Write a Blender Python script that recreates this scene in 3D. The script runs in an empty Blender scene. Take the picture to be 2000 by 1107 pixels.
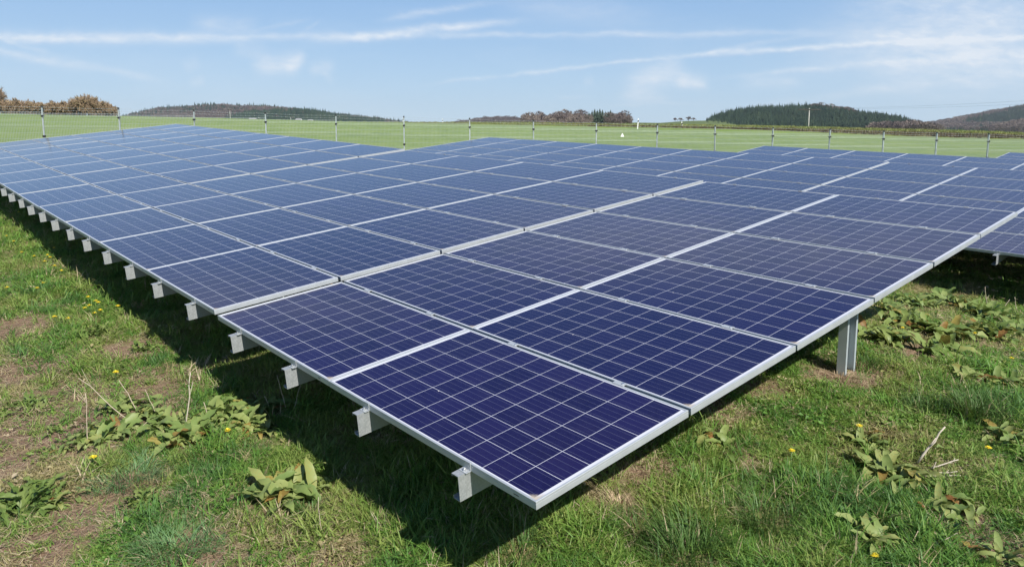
import bpy, math, random
import numpy as np
from mathutils import Vector, Matrix, Euler

rng = np.random.default_rng(7)
random.seed(7)
SC = bpy.context.scene
COL = SC.collection

# ------------------------------------------------------------------ camera
ZC = 2.06                        # eye height above the grass at the table's near corner
FPX = 1438.0                     # focal length in photograph pixels (2000 wide)
PITCH = math.radians(7.6)
cam = bpy.data.cameras.new('camera')
cam.sensor_width = 36.0
cam.lens = FPX / 2000.0 * 36.0
cam.shift_y = -103.5 / 2000.0
cam.clip_start = 0.1
cam.clip_end = 20000.0
camo = bpy.data.objects.new('camera', cam)
COL.objects.link(camo)
camo.location = (0, 0, ZC)
camo.rotation_euler = (math.pi / 2 - PITCH, 0, 0)
SC.camera = camo


def ray(px, py):
    """world direction through a photograph pixel"""
    x, y = (px - 1000.0) / FPX, (py - 450.0) / FPX
    s, c = math.sin(PITCH), math.cos(PITCH)
    return np.array([x, c - s * y, -s - c * y])


# ------------------------------------------------------------------ light
SUN_AZ, SUN_EL = math.radians(-54.7), math.radians(43.8)      # azimuth counter-clockwise from +x
S_DIR = Vector((math.cos(SUN_EL) * math.cos(SUN_AZ), math.cos(SUN_EL) * math.sin(SUN_AZ), math.sin(SUN_EL)))
sun = bpy.data.lights.new('sun', 'SUN')
sun.energy = 4.8
sun.angle = math.radians(0.53)
sun.color = (1.0, 0.955, 0.88)
suno = bpy.data.objects.new('sun', sun)
COL.objects.link(suno)
suno.rotation_euler = S_DIR.to_track_quat('Z', 'Y').to_euler()
suno.location = (20, -30, 40)

SC.view_settings.view_transform = 'Standard'
SC.view_settings.look = 'None'
SC.view_settings.exposure = 0.5
SC.view_settings.gamma = 1.0
SC.view_settings.use_curve_mapping = False
try:
    SC.cycles.max_bounces = 6
    SC.cycles.transparent_max_bounces = 8
    SC.cycles.use_denoising = True
    SC.cycles.denoiser = 'OPENIMAGEDENOISE'
    SC.cycles.denoising_input_passes = 'RGB_ALBEDO_NORMAL'
    SC.cycles.denoising_prefilter = 'ACCURATE'
except Exception:
    pass


# ------------------------------------------------------------------ node helpers
class NT:
    def __init__(self, tree):
        self.t = tree
        self.n = tree.nodes
        self.l = tree.links

    def new(self, typ, **kw):
        nd = self.n.new(typ)
        for k, v in kw.items():
            setattr(nd, k, v)
        return nd

    def put(self, sock, v):
        if isinstance(v, bpy.types.NodeSocket):
            self.l.new(v, sock)
        elif v is not None:
            if sock.type == 'RGBA' and len(v) == 3:
                v = (*v, 1)
            sock.default_value = v

    def math(self, op, a, b=None, c=None, clamp=False):
        nd = self.new('ShaderNodeMath', operation=op, use_clamp=clamp)
        for i, v in enumerate((a, b, c)):
            if v is not None:
                self.put(nd.inputs[i], v)
        return nd.outputs[0]

    def vmath(self, op, a, b=None, scale=None):
        nd = self.new('ShaderNodeVectorMath', operation=op)
        self.put(nd.inputs[0], a)
        if b is not None:
            self.put(nd.inputs[1], b)
        if scale is not None:
            self.put(nd.inputs['Scale'], scale)
        return nd.outputs['Value'] if op in ('DOT_PRODUCT', 'LENGTH', 'DISTANCE') else nd.outputs['Vector']

    def noise(self, vec, scale, detail=3.0, rough=0.55, dist=0.0, out='Fac'):
        nd = self.new('ShaderNodeTexNoise')
        if vec is not None:
            self.l.new(vec, nd.inputs['Vector'])
        nd.inputs['Scale'].default_value = scale
        nd.inputs['Detail'].default_value = detail
        nd.inputs['Roughness'].default_value = rough
        nd.inputs['Distortion'].default_value = dist
        return nd.outputs[out]

    def mix(self, fac, a, b, blend='MIX'):
        nd = self.new('ShaderNodeMix', data_type='RGBA', blend_type=blend)
        self.put(nd.inputs[0], fac)
        self.put(nd.inputs[6], a)
        self.put(nd.inputs[7], b)
        return nd.outputs[2]

    def ramp(self, fac, stops, interp='LINEAR'):
        nd = self.new('ShaderNodeValToRGB')
        cr = nd.color_ramp
        cr.interpolation = interp
        while len(cr.elements) < len(stops):
            cr.elements.new(0.5)
        for e, (p, c) in zip(cr.elements, stops):
            e.position = p
            e.color = (*c, 1) if len(c) == 3 else c
        self.put(nd.inputs[0], fac)
        return nd.outputs[0]

    def maprange(self, v, a, b, c=0.0, d=1.0, smooth=False):
        nd = self.new('ShaderNodeMapRange')
        if smooth:
            nd.interpolation_type = 'SMOOTHSTEP'
        self.put(nd.inputs[0], v)
        for i, x in enumerate((a, b, c, d)):
            nd.inputs[1 + i].default_value = x
        return nd.outputs[0]

    def bump(self, height, strength, dist):
        nd = self.new('ShaderNodeBump')
        nd.inputs['Strength'].default_value = strength
        nd.inputs['Distance'].default_value = dist
        self.l.new(height, nd.inputs['Height'])
        return nd.outputs[0]


def material(name, color=(.5, .5, .5), rough=.6, metal=0.0, spec=.5):
    m = bpy.data.materials.new(name)
    m.use_nodes = True
    t = NT(m.node_tree)
    b = m.node_tree.nodes['Principled BSDF']
    b.inputs['Base Color'].default_value = (*color, 1)
    b.inputs['Roughness'].default_value = rough
    b.inputs['Metallic'].default_value = metal
    b.inputs['Specular IOR Level'].default_value = spec
    return m, t, b


# ------------------------------------------------------------------ sky
world = bpy.data.worlds.new('World')
SC.world = world
world.use_nodes = True
w = NT(world.node_tree)
bg = w.n['Background']
bg.inputs['Strength'].default_value = 1.0
sky = w.new('ShaderNodeTexSky', sky_type='NISHITA', sun_disc=False)
sky.sun_elevation = SUN_EL
sky.sun_rotation = math.pi / 2 - SUN_AZ
sky.altitude = 450.0
sky.air_density = 1.0
sky.dust_density = 0.6
sky.ozone_density = 2.0
SKY_STRENGTH = 0.09
skyc = w.vmath('SCALE', sky.outputs[0], scale=SKY_STRENGTH)
geo = w.new('ShaderNodeTexCoord')
d = geo.outputs['Generated']
sep = w.new('ShaderNodeSeparateXYZ')
w.l.new(d, sep.inputs[0])
yy = w.math('MAXIMUM', sep.outputs[1], 0.05)
front = w.maprange(sep.outputs[1], 0.12, 0.3)
cu = w.math('DIVIDE', sep.outputs[0], yy)
cv = w.math('DIVIDE', sep.outputs[2], yy)
comb = w.new('ShaderNodeCombineXYZ')
w.l.new(cu, comb.inputs[0])
w.l.new(cv, comb.inputs[1])
P0 = comb.outputs[0]
warp = w.noise(P0, 9.0, 4.0, 0.6, out='Color')
warp = w.vmath('SUBTRACT', warp, (0.5, 0.5, 0.5))
P1 = w.vmath('ADD', P0, w.vmath('SCALE', warp, scale=0.018))
warp2 = w.noise(P0, 70.0, 3.0, 0.6, out='Color')
warp2 = w.vmath('SUBTRACT', warp2, (0.5, 0.5, 0.5))
P1 = w.vmath('ADD', P1, w.vmath('SCALE', warp2, scale=0.004))

sg = bpy.data.node_groups.new('cloud_streak', 'ShaderNodeTree')
for nm, st in (('P', 'NodeSocketVector'), ('A', 'NodeSocketVector'), ('B', 'NodeSocketVector'), ('W', 'NodeSocketFloat'), ('S', 'NodeSocketFloat')):
    sg.interface.new_socket(nm, in_out='INPUT', socket_type=st)
sg.interface.new_socket('F', in_out='OUTPUT', socket_type='NodeSocketFloat')
g = NT(sg)
gi = g.new('NodeGroupInput')
go = g.new('NodeGroupOutput')
ab = g.vmath('SUBTRACT', gi.outputs['B'], gi.outputs['A'])
ap = g.vmath('SUBTRACT', gi.outputs['P'], gi.outputs['A'])
tt = g.math('DIVIDE', g.vmath('DOT_PRODUCT', ap, ab), g.vmath('DOT_PRODUCT', ab, ab), clamp=True)
dd = g.vmath('LENGTH', g.vmath('SUBTRACT', ap, g.vmath('SCALE', ab, scale=tt)))
q = g.math('DIVIDE', dd, gi.outputs['W'])
ga = g.math('EXPONENT', g.math('MULTIPLY', g.math('MULTIPLY', q, q), -1.0))
tp = g.math('MULTIPLY', g.maprange(tt, 0.0, 0.35, 0.0, 1.0, True), g.maprange(tt, 1.0, 0.65, 0.0, 1.0, True))
g.l.new(g.math('MULTIPLY', g.math('MULTIPLY', ga, tp), gi.outputs['S']), go.inputs[0])


def uv(px, py):
    r = ray(px, py)
    return (r[0] / r[1], r[2] / r[1], 0.0)


STREAKS = [  # ends in the photograph, half-width in px, strength
    (-300, 74, 660, 73, 8, .42), (640, 79, 985, 45, 8, .72), (600, 74, 1680, 65, 6, .34), (-100, 70, 420, 76, 13, .18),
    (870, 161, 1400, 102, 3.6, .50), (1330, 110, 1740, 86, 5, .55), (1390, 102, 1600, 68, 5, .22), (1700, 88, 2300, 60, 7, .40),
    (-60, 90, 160, 131, 9, .42), (130, 118, 310, 156, 7, .34), (-20, 70, 110, 108, 5, .2),
    (760, 40, 950, 6, 7, .34), (500, 60, 600, 40, 4, .2), (595, 62, 625, 42, 4, .16),
    (500, 126, 585, 122, 17, .34), (560, 140, 590, 108, 10, .25), (603, 135, 650, 128, 12, .22), (630, 140, 650, 160, 7, .18),
    (1230, 175, 1330, 130, 26, .30), (1320, 158, 1378, 160, 14, .42), (1140, 157, 1160, 157, 9, .2), (1210, 190, 1300, 196, 10, .14),
    (1420, 149, 1720, 126, 5, .36), (1680, 130, 2150, 92, 9, .30), (1450, 160, 1560, 160, 13, .16), (1480, 205, 2250, 110, 9, .24),
    (1180, 205, 1350, 203, 3, .18), (1090, 190, 1150, 187, 4, .14), (370, 165, 400, 160, 10, .12), (360, 130, 390, 118, 14, .08),
    (1620, 90, 2150, 60, 60, .28), (1750, 150, 2200, 130, 45, .20), (1700, 20, 2200, -60, 60, .16), (380, 45, 500, 50, 18, .18),
    (460, 95, 520, 100, 12, .15), (1000, 5, 1300, 40, 30, .08),
    (-700, -250, 600, -420, 60, .25), (900, -300, 2300, -520, 80, .25),
]
total = None
for (x0, y0, x1, y1, wd, st) in STREAKS:
    nd = w.new('ShaderNodeGroup')
    nd.node_tree = sg
    w.l.new(P1, nd.inputs['P'])
    ex_, ey_ = .22 * (x1 - x0), .22 * (y1 - y0)
    nd.inputs['A'].default_value = uv(x0 - ex_, y0 - ey_)
    nd.inputs['B'].default_value = uv(x1 + ex_, y1 + ey_)
    nd.inputs['W'].default_value = wd / FPX * .95
    nd.inputs['S'].default_value = st * (1.7 if wd >= 40 else 1.5 if wd >= 10 else 0.88)
    o = nd.outputs[0]
    total = o if total is None else w.math('ADD', total, o)
mp = w.new('ShaderNodeMapping')
w.l.new(P1, mp.inputs[0])
mp.inputs['Scale'].default_value = (10.0, 42.0, 1.0)
mp.inputs['Rotation'].default_value = (0, 0, 0.10)
fil = w.noise(mp.outputs[0], 1.0, 5.0, 0.62)
fil = w.maprange(fil, 0.25, 0.75, 0.35, 1.55)
total = w.math('MULTIPLY', total, fil)
mp3 = w.new('ShaderNodeMapping')
w.l.new(P1, mp3.inputs[0])
mp3.inputs['Scale'].default_value = (38.0, 110.0, 1.0)
mp3.inputs['Rotation'].default_value = (0, 0, 0.35)
total = w.math('MULTIPLY', total, w.maprange(w.noise(mp3.outputs[0], 1.0, 6.0, 0.7), 0.25, 0.75, 0.55, 1.4))
mp2 = w.new('ShaderNodeMapping')
w.l.new(P1, mp2.inputs[0])
mp2.inputs['Scale'].default_value = (2.2, 9.0, 1.0)
veil = w.noise(mp2.outputs[0], 1.0, 6.0, 0.6)
veil = w.maprange(veil, 0.48, 0.85, 0.0, 0.20)
total = w.math('ADD', total, veil)
total = w.math('MULTIPLY', total, front)
total = w.math('MINIMUM', total, 0.85)
elev = w.math('ARCSINE', sep.outputs[2])
grad = w.ramp(w.math('DIVIDE', elev, math.pi / 2), [(0.0, (0.385, 0.515, 0.640)), (0.05, (0.300, 0.440, 0.610)), (0.12, (0.200, 0.345, 0.57)), (0.30, (0.060, 0.150, 0.36)), (1.0, (0.022, 0.060, 0.18))])
clear = w.mix(w.maprange(sep.outputs[2], -0.02, 0.0, 0.0, 0.85), skyc, grad)
final = w.mix(total, clear, (0.60, 0.635, 0.68))
w.l.new(final, bg.inputs['Color'])

# ------------------------------------------------------------------ layout, solved from the photograph
PX, PY, NR = 1.655, 1.012, 6
MW, MH, MD = 1.650, 0.992, 0.035
# rows' axes (along the row to the left, up the slope, downwards) of the three parts of the front row
AX = [
    np.array([[-0.66485, 0.74433, 0.06282], [0.74621, 0.65801, 0.10102], [0.03386, 0.11404, -0.9929]]),
    np.array([[-0.66387, 0.74558, 0.05828], [0.74688, 0.65701, 0.10254], [0.03816, 0.1116, -0.99302]]),
    np.array([[-0.66426, 0.7452, 0.05853], [0.74621, 0.65649, 0.11043], [0.04387, 0.11704, -0.99216]]),
]
T0 = [np.array([0.0953, 2.666, -1.4093 + ZC]), np.array([0.0638, 2.6882, -1.3953 + ZC]), np.array([0.038, 2.7413, -1.4642 + ZC])]
CORNER = T0[0]
XH = AX[0][:2, 0] / np.linalg.norm(AX[0][:2, 0])
YH = AX[0][:2, 1] / np.linalg.norm(AX[0][:2, 1])


def sstep(a, b, x):
    t = np.clip((x - a) / (b - a), 0, 1)
    return t * t * (3 - 2 * t)


def vnoise(x, y, seed=0):
    """smooth value noise in 0..1 on arrays"""
    x = np.asarray(x, float)
    y = np.asarray(y, float)
    xi, yi = np.floor(x).astype(np.int64), np.floor(y).astype(np.int64)
    fx, fy = x - xi, y - yi
    fx, fy = fx * fx * (3 - 2 * fx), fy * fy * (3 - 2 * fy)

    def h(a, b):
        n = (a * 374761393 + b * 668265263 + seed * 1442695041) & 0x7fffffff
        n = ((n ^ (n >> 13)) * 1274126177) & 0x7fffffff
        return ((n ^ (n >> 16)) & 0xffff) / 65535.0
    return (h(xi, yi) * (1 - fx) + h(xi + 1, yi) * fx) * (1 - fy) + (h(xi, yi + 1) * (1 - fx) + h(xi + 1, yi + 1) * fx) * fy


def fbm(x, y, seed=0, octs=3):
    s, a, t = 0, 1.0, 0
    for k in range(octs):
        s = s + a * vnoise(np.asarray(x) * 2 ** k, np.asarray(y) * 2 ** k, seed + 17 * k)
        t += a
        a *= 0.5
    return s / t


FAR_U = np.array([-1.2, -0.70, -0.42, -0.21, 0.0, 0.21, 0.38, 0.63, 0.70, 1.2])
CRESTZ = np.array([2.6, 2.5, 1.95, 1.35, 0.95, 0.6, 0.2, -0.45, -0.6, -1.2])      # 100 m away, seen from eye height
HEDGEZ = np.array([2.6, 2.5, 2.05, 1.6, 1.45, 1.0, 0.65, -0.05, -0.4, -1.2])      # the rough bank, 118 m
FENCEZ = np.array([-1.0, -1.35, -1.6, -1.75, -1.9, -2.1, -2.2, -2.4, -2.45, -2.7])


def height(x, y):
    x = np.asarray(x, float)
    y = np.asarray(y, float)
    rx, ry = x - CORNER[0], y - CORNER[1]
    X = rx * XH[0] + ry * XH[1]
    Y = rx * YH[0] + ry * YH[1]
    zn = 0.039 * np.clip(X, -14, 30) + np.interp(Y, [-60, -8, 0, 8.46, 16.9, 25.4, 60], [-.8, -.5, 0, -.056, -.194, -.34, -.8])
    per = np.interp(np.mod(Y, 8.46), [0, 1, 2, 3, 4, 5, 6, 7, 8.46], [0, .075, .15, .22, .28, .25, .17, .07, 0])
    zn = zn + per * sstep(-0.3, 0.6, Y) * (1 - sstep(25, 27, Y)) * (1 - sstep(14, 25, np.abs(X - 4)))
    zn = zn + 0.05 * (fbm(x * 0.9, y * 0.9, 3) - 0.5)
    # towards the field
    r = np.hypot(x, y)
    u = np.clip(x / np.maximum(y, 0.35 * r + 1e-6), -1.2, 1.2)
    zf = np.interp(u, FAR_U, FENCEZ)
    zc = np.interp(u, FAR_U, CRESTZ)
    zh = np.interp(u, FAR_U, HEDGEZ)
    k = np.clip((y - 30) / 70.0, 0, 1)
    z_field = zf + (zc - zf) * (k * 0.55 + 0.45 * k * k) + 0.12 * (fbm(x * 0.05, y * 0.05, 9) - 0.5)
    k2 = sstep(101, 117, y)
    z_field = z_field * (1 - k2) + zh * k2
    z_field = z_field + ZC
    k3 = sstep(122, 170, y)
    z_field = z_field * (1 - k3) + (ZC + 0.0 - 1.2) * k3
    kb = sstep(16, 29, y)
    z = zn * (1 - kb) + z_field * kb
    return z


def hit(px, py):
    """the point of the ground seen at a photograph pixel"""
    dr = ray(px, py)
    lo, t = 0.5, 0.5
    while t < 400:
        p = dr * t
        if ZC + p[2] < float(height(p[0], p[1])):
            break
        lo = t
        t *= 1.02
    hi = t
    for _ in range(30):
        m = (lo + hi) / 2
        p = dr * m
        if ZC + p[2] < float(height(p[0], p[1])):
            hi = m
        else:
            lo = m
    p = dr * hi
    return float(p[0]), float(p[1]), float(height(p[0], p[1]))


# ------------------------------------------------------------------ mesh helpers
class MB:
    def __init__(self):
        self.v, self.f, self.m, self.c = [], [], [], []

    def add(self, vs, fs, mi=0, col=None):
        b = len(self.v)
        self.v.extend([tuple(map(float, p)) for p in vs])
        for fc in fs:
            self.f.append(tuple(b + i for i in fc))
            self.m.append(mi)
            self.c.append(col)

    def box(self, x0, x1, y0, y1, z0, z1, mi=0):
        self.add([(x0, y0, z0), (x1, y0, z0), (x1, y1, z0), (x0, y1, z0), (x0, y0, z1), (x1, y0, z1), (x1, y1, z1), (x0, y1, z1)],
                 [(3, 2, 1, 0), (4, 5, 6, 7), (0, 1, 5, 4), (1, 2, 6, 5), (2, 3, 7, 6), (3, 0, 4, 7)], mi)

    def tube(self, pts, radii, n=6, mi=0, cap=True, col=None):
        pts = [Vector(p) for p in pts]
        rings = []
        for i, p in enumerate(pts):
            dr = (pts[min(i + 1, len(pts) - 1)] - pts[max(i - 1, 0)]).normalized()
            a = dr.orthogonal().normalized()
            bq = dr.cross(a)
            r = radii[i] if isinstance(radii, (list, tuple)) else radii
            rings.append([p + (a * math.cos(2 * math.pi * k / n) + bq * math.sin(2 * math.pi * k / n)) * r for k in range(n)])
        vs = [q for rg in rings for q in rg]
        fs = []
        for i in range(len(pts) - 1):
            for k in range(n):
                fs.append((i * n + k, i * n + (k + 1) % n, (i + 1) * n + (k + 1) % n, (i + 1) * n + k))
        if cap:
            fs.append(tuple(range(n))[::-1])
            fs.append(tuple((len(pts) - 1) * n + k for k in range(n)))
        self.add(vs, fs, mi, col)

    def mesh(self, name, mats, smooth=False):
        me = bpy.data.meshes.new(name)
        me.from_pydata(self.v, [], self.f)
        for m in (mats if isinstance(mats, (list, tuple)) else [mats]):
            me.materials.append(m)
        me.polygons.foreach_set('material_index', self.m)
        if smooth:
            me.polygons.foreach_set('use_smooth', [True] * len(self.f))
        if any(c is not None for c in self.c):
            at = me.attributes.new('tint', 'FLOAT', 'FACE')
            at.data.foreach_set('value', [0.5 if c is None else c for c in self.c])
        me.update()
        return me


def link(name, data, parent=None, loc=None):
    o = bpy.data.objects.new(name, data)
    COL.objects.link(o)
    if parent is not None:
        o.parent = parent
    if loc is not None:
        o.location = loc
    return o


def tag(o, label=None, cat=None, group=None, kind=None):
    if label:
        o['label'] = label
    if cat:
        o['category'] = cat
    if group:
        o['group'] = group
    if kind:
        o['kind'] = kind
    return o


ORD = ['first', 'second', 'third', 'fourth', 'fifth', 'sixth', 'seventh', 'eighth', 'ninth', 'tenth', 'eleventh', 'twelfth',
       'thirteenth', 'fourteenth', 'fifteenth', 'sixteenth', 'seventeenth', 'eighteenth', 'nineteenth', 'twentieth'] + \
      ['twenty-%s' % s for s in ('first', 'second', 'third', 'fourth', 'fifth', 'sixth', 'seventh', 'eighth', 'ninth')] + ['thirtieth'] + \
      ['thirty-%s' % s for s in ('first', 'second', 'third', 'fourth', 'fifth', 'sixth', 'seventh', 'eighth', 'ninth')]

# ------------------------------------------------------------------ materials
# photovoltaic cells: polycrystalline blue squares, busbars, white backing, dust in the low corner
M_CELL, t, b = material('photovoltaic_cells', rough=0.09, spec=0.30)
oc = t.new('ShaderNodeTexCoord').outputs['Object']
sp = t.new('ShaderNodeSeparateXYZ')
t.l.new(oc, sp.inputs[0])
CP = 0.1595
cx_ = t.math('DIVIDE', t.math('SUBTRACT', sp.outputs[0], 0.0275), CP)
cy_ = t.math('DIVIDE', t.math('SUBTRACT', sp.outputs[1], 0.0175), CP)
fx, fy = t.math('FRACT', cx_), t.math('FRACT', cy_)
ex = t.math('ABSOLUTE', t.math('SUBTRACT', fx, 0.5))
ey = t.math('ABSOLUTE', t.math('SUBTRACT', fy, 0.5))
gap = t.math('MAXIMUM', t.math('GREATER_THAN', ex, 0.5 - 0.00125 / CP), t.math('GREATER_THAN', ey, 0.5 - 0.00125 / CP))
out_x = t.math('MAXIMUM', t.math('LESS_THAN', cx_, 0.0), t.math('GREATER_THAN', cx_, 10.0))
out_y = t.math('MAXIMUM', t.math('LESS_THAN', cy_, 0.0), t.math('GREATER_THAN', cy_, 6.0))
white = t.math('MAXIMUM', gap, t.math('MAXIMUM', out_x, out_y))
bb = t.math('ABSOLUTE', t.math('SUBTRACT', t.math('FRACT', t.math('MULTIPLY', fy, 4.0)), 0.5))
bus = t.math('LESS_THAN', bb, 0.5 * 4 * 0.0016 / CP)
cell_id = t.new('ShaderNodeCombineXYZ')
t.l.new(t.math('FLOOR', cx_), cell_id.inputs[0])
t.l.new(t.math('FLOOR', cy_), cell_id.inputs[1])
orand = t.new('ShaderNodeObjectInfo').outputs['Random']
t.l.new(t.math('MULTIPLY', orand, 91.0), cell_id.inputs[2])
wn = t.new('ShaderNodeTexWhiteNoise')
t.l.new(cell_id.outputs[0], wn.inputs[0])
vo = t.new('ShaderNodeTexVoronoi')
vo.inputs['Scale'].default_value = 95.0
t.l.new(t.vmath('ADD', oc, t.vmath('SCALE', cell_id.outputs[0], scale=3.1)), vo.inputs['Vector'])
grain = t.new('ShaderNodeSeparateColor')
t.l.new(vo.outputs['Color'], grain.inputs[0])
blue = t.mix(wn.outputs[0], (0.0062, 0.0036, 0.0330), (0.0125, 0.0076, 0.0530))
blue = t.mix(t.math('MULTIPLY', grain.outputs[0], 0.55), blue, (0.014, 0.011, 0.060))
blue = t.mix(t.math('MULTIPLY', orand, 0.5), blue, (0.006, 0.008, 0.045))
blue = t.mix(t.math('MULTIPLY', bus, 0.16), blue, (0.42, 0.46, 0.58))
colr = t.mix(white, blue, (0.56, 0.57, 0.61))
# dust caught in the low corner and a film along the low edge
dx = t.math('SUBTRACT', MW, sp.outputs[0])
dn = t.noise(oc, 55.0, 4.0, 0.7)
dm = t.math('ADD', t.math('ADD', dx, sp.outputs[1]), t.math('MULTIPLY', t.math('SUBTRACT', dn, 0.5), 0.05))
dust = t.maprange(dm, 0.085, 0.05, 0.0, 0.85)
film = t.math('MULTIPLY', t.maprange(t.noise(oc, 6.0, 5.0, 0.65), 0.5, 0.85), 0.012)
speck = t.new('ShaderNodeTexVoronoi')
speck.inputs['Scale'].default_value = 3.4
speck.inputs['Randomness'].default_value = 1.0
t.l.new(t.vmath('ADD', oc, t.vmath('SCALE', cell_id.outputs[0], scale=0.0)), speck.inputs['Vector'])
spn = t.new('ShaderNodeSeparateColor')
t.l.new(speck.outputs['Color'], spn.inputs[0])
droplet = t.math('MULTIPLY', t.math('LESS_THAN', speck.outputs['Distance'], 0.016), t.math('GREATER_THAN', spn.outputs[0], 0.80))
colr = t.mix(t.math('MAXIMUM', dust, film), colr, (0.42, 0.36, 0.27))
colr = t.mix(droplet, colr, (0.62, 0.58, 0.52))
t.l.new(colr, b.inputs['Base Color'])
t.l.new(t.math('ADD', t.math('MULTIPLY', dust, 0.5), t.maprange(t.noise(oc, 3.0, 3.0), 0.3, 0.7, 0.07, 0.13)), b.inputs['Roughness'])

M_BACK, *_ = material('module_backing', (0.68, 0.68, 0.66), 0.6)

M_ALU, t, b = material('anodised_aluminium', (0.5, 0.52, 0.54), 0.42, 0.35)
oc = t.new('ShaderNodeTexCoord').outputs['Object']
n1 = t.noise(oc, 14.0, 4.0, 0.6)
t.l.new(t.mix(n1, (0.40, 0.425, 0.435), (0.50, 0.525, 0.535)), b.inputs['Base Color'])
t.l.new(t.maprange(n1, 0.3, 0.7, 0.36, 0.5), b.inputs['Roughness'])

M_GALV, t, b = material('galvanised_steel', (0.5, 0.52, 0.53), 0.5, 0.4)
oc = t.new('ShaderNodeTexCoord').outputs['Object']
v1 = t.new('ShaderNodeTexVoronoi')
v1.inputs['Scale'].default_value = 140.0
t.l.new(oc, v1.inputs['Vector'])
s1 = t.new('ShaderNodeSeparateColor')
t.l.new(v1.outputs['Color'], s1.inputs[0])
n1 = t.noise(oc, 8.0, 4.0, 0.6)
c1 = t.mix(s1.outputs[0], (0.30, 0.32, 0.325), (0.44, 0.46, 0.465))
t.l.new(t.mix(t.maprange(n1, 0.35, 0.75), c1, (0.36, 0.38, 0.38)), b.inputs['Base Color'])

M_POST, t, b = material('weathered_zinc', (0.33, 0.38, 0.40), 0.55, 0.35)
oc = t.new('ShaderNodeTexCoord').outputs['Object']
n1 = t.noise(oc, 9.0, 5.0, 0.65)
t.l.new(t.mix(n1, (0.36, 0.41, 0.43), (0.50, 0.55, 0.56)), b.inputs['Base Color'])

M_BOLT, *_ = material('stainless_steel', (0.75, 0.75, 0.74), 0.25, 0.9)
M_FENCE, t, b = material('galvanised_wire', (0.28, 0.33, 0.33), 0.55, 0.2)
n1 = t.noise(t.new('ShaderNodeTexCoord').outputs['Object'], 5.0, 4.0)
t.l.new(t.mix(n1, (0.30, 0.35, 0.35), (0.40, 0.45, 0.45)), b.inputs['Base Color'])
M_BLACK, *_ = material('black_plastic', (0.015, 0.015, 0.016), 0.5)
M_WHITE, t, b = material('white_paint', (0.80, 0.80, 0.78), 0.5)
n1 = t.noise(t.new('ShaderNodeTexCoord').outputs['Object'], 9.0, 4.0)
t.l.new(t.mix(t.maprange(n1, 0.55, 0.8), (0.80, 0.80, 0.78), (0.66, 0.65, 0.60)), b.inputs['Base Color'])
M_POLE, t, b = material('concrete_pole', (0.50, 0.47, 0.42), 0.85)
n1 = t.noise(t.new('ShaderNodeTexCoord').outputs['Object'], 2.0, 4.0)
t.l.new(t.mix(n1, (0.42, 0.39, 0.35), (0.58, 0.55, 0.49)), b.inputs['Base Color'])
M_DARKWOOD, *_ = material('dark_metalwork', (0.035, 0.030, 0.026), 0.7)
M_CABLE, *_ = material('cable', (0.25, 0.27, 0.30), 0.6)


def leafy(name, stops, attr='tint', instancer=True, trans=0.35, rough=0.5, noise_scale=None):
    m = bpy.data.materials.new(name)
    m.use_nodes = True
    t = NT(m.node_tree)
    b = t.n['Principled BSDF']
    out = t.n['Material Output']
    a = t.new('ShaderNodeAttribute')
    a.attribute_name = attr
    if instancer:
        a.attribute_type = 'INSTANCER'
    f = a.outputs['Fac']
    if noise_scale:
        nn = t.noise(t.new('ShaderNodeNewGeometry').outputs['Position'], noise_scale, 3.0, 0.6)
        f = t.math('ADD', f, t.math('MULTIPLY', t.math('SUBTRACT', nn, 0.5), 0.30))
    c = t.ramp(f, stops)
    t.l.new(c, b.inputs['Base Color'])
    b.inputs['Roughness'].default_value = rough
    b.inputs['Specular IOR Level'].default_value = 0.3
    if trans > 0:
        tr = t.new('ShaderNodeBsdfTranslucent')
        t.l.new(t.mix(0.35, c, (0.25, 0.30, 0.05), 'MIX'), tr.inputs[0])
        mx = t.new('ShaderNodeMixShader')
        mx.inputs[0].default_value = trans
        t.l.new(b.outputs[0], mx.inputs[1])
        t.l.new(tr.outputs[0], mx.inputs[2])
        t.l.new(mx.outputs[0], out.inputs[0])
    return m


M_GRASS = leafy('grass_blade', [(0.0, (0.62, 0.50, 0.35)), (0.16, (0.40, 0.34, 0.17)), (0.34, (0.275, 0.350, 0.090)), (0.62, (0.140, 0.290, 0.045)),
                                (0.82, (0.095, 0.205, 0.050)), (1.0, (0.15, 0.27, 0.12))], trans=0.38)
M_DOCK = leafy('dock_leaf', [(0.0, (0.20, 0.085, 0.03)), (0.12, (0.33, 0.26, 0.07)), (0.28, (0.280, 0.325, 0.110)), (0.6, (0.190, 0.265, 0.075)),
                             (1.0, (0.105, 0.175, 0.048))], instancer=False, trans=0.28, rough=0.48, noise_scale=70.0)
M_ROSETTE = leafy('weed_leaf', [(0.0, (0.22, 0.25, 0.08)), (0.5, (0.135, 0.200, 0.045)), (1.0, (0.085, 0.155, 0.035))], instancer=False, trans=0.25, rough=0.5)
M_TUSSOCK = leafy('tussock_blade', [(0.0, (0.60, 0.46, 0.31)), (0.3, (0.20, 0.19, 0.09)), (0.5, (0.065, 0.135, 0.030)), (0.75, (0.110, 0.205, 0.050)),
                                    (1.0, (0.170, 0.300, 0.120))], instancer=False, trans=0.28)
M_STRAW, t, b = material('dry_stalk', (0.46, 0.38, 0.28), 0.8)
M_PALE, t, b = material('bleached_stalk', (0.52, 0.45, 0.36), 0.8)
M_YELLOW, *_ = material('yellow_petals', (0.84, 0.66, 0.03), 0.6)
M_STEM, *_ = material('green_stem', (0.10, 0.15, 0.05), 0.6)
M_CONIFER = leafy('conifer_needles', [(0.0, (0.018, 0.040, 0.028)), (0.5, (0.030, 0.058, 0.034)), (1.0, (0.055, 0.085, 0.042))], trans=0.0, rough=0.8)
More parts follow.
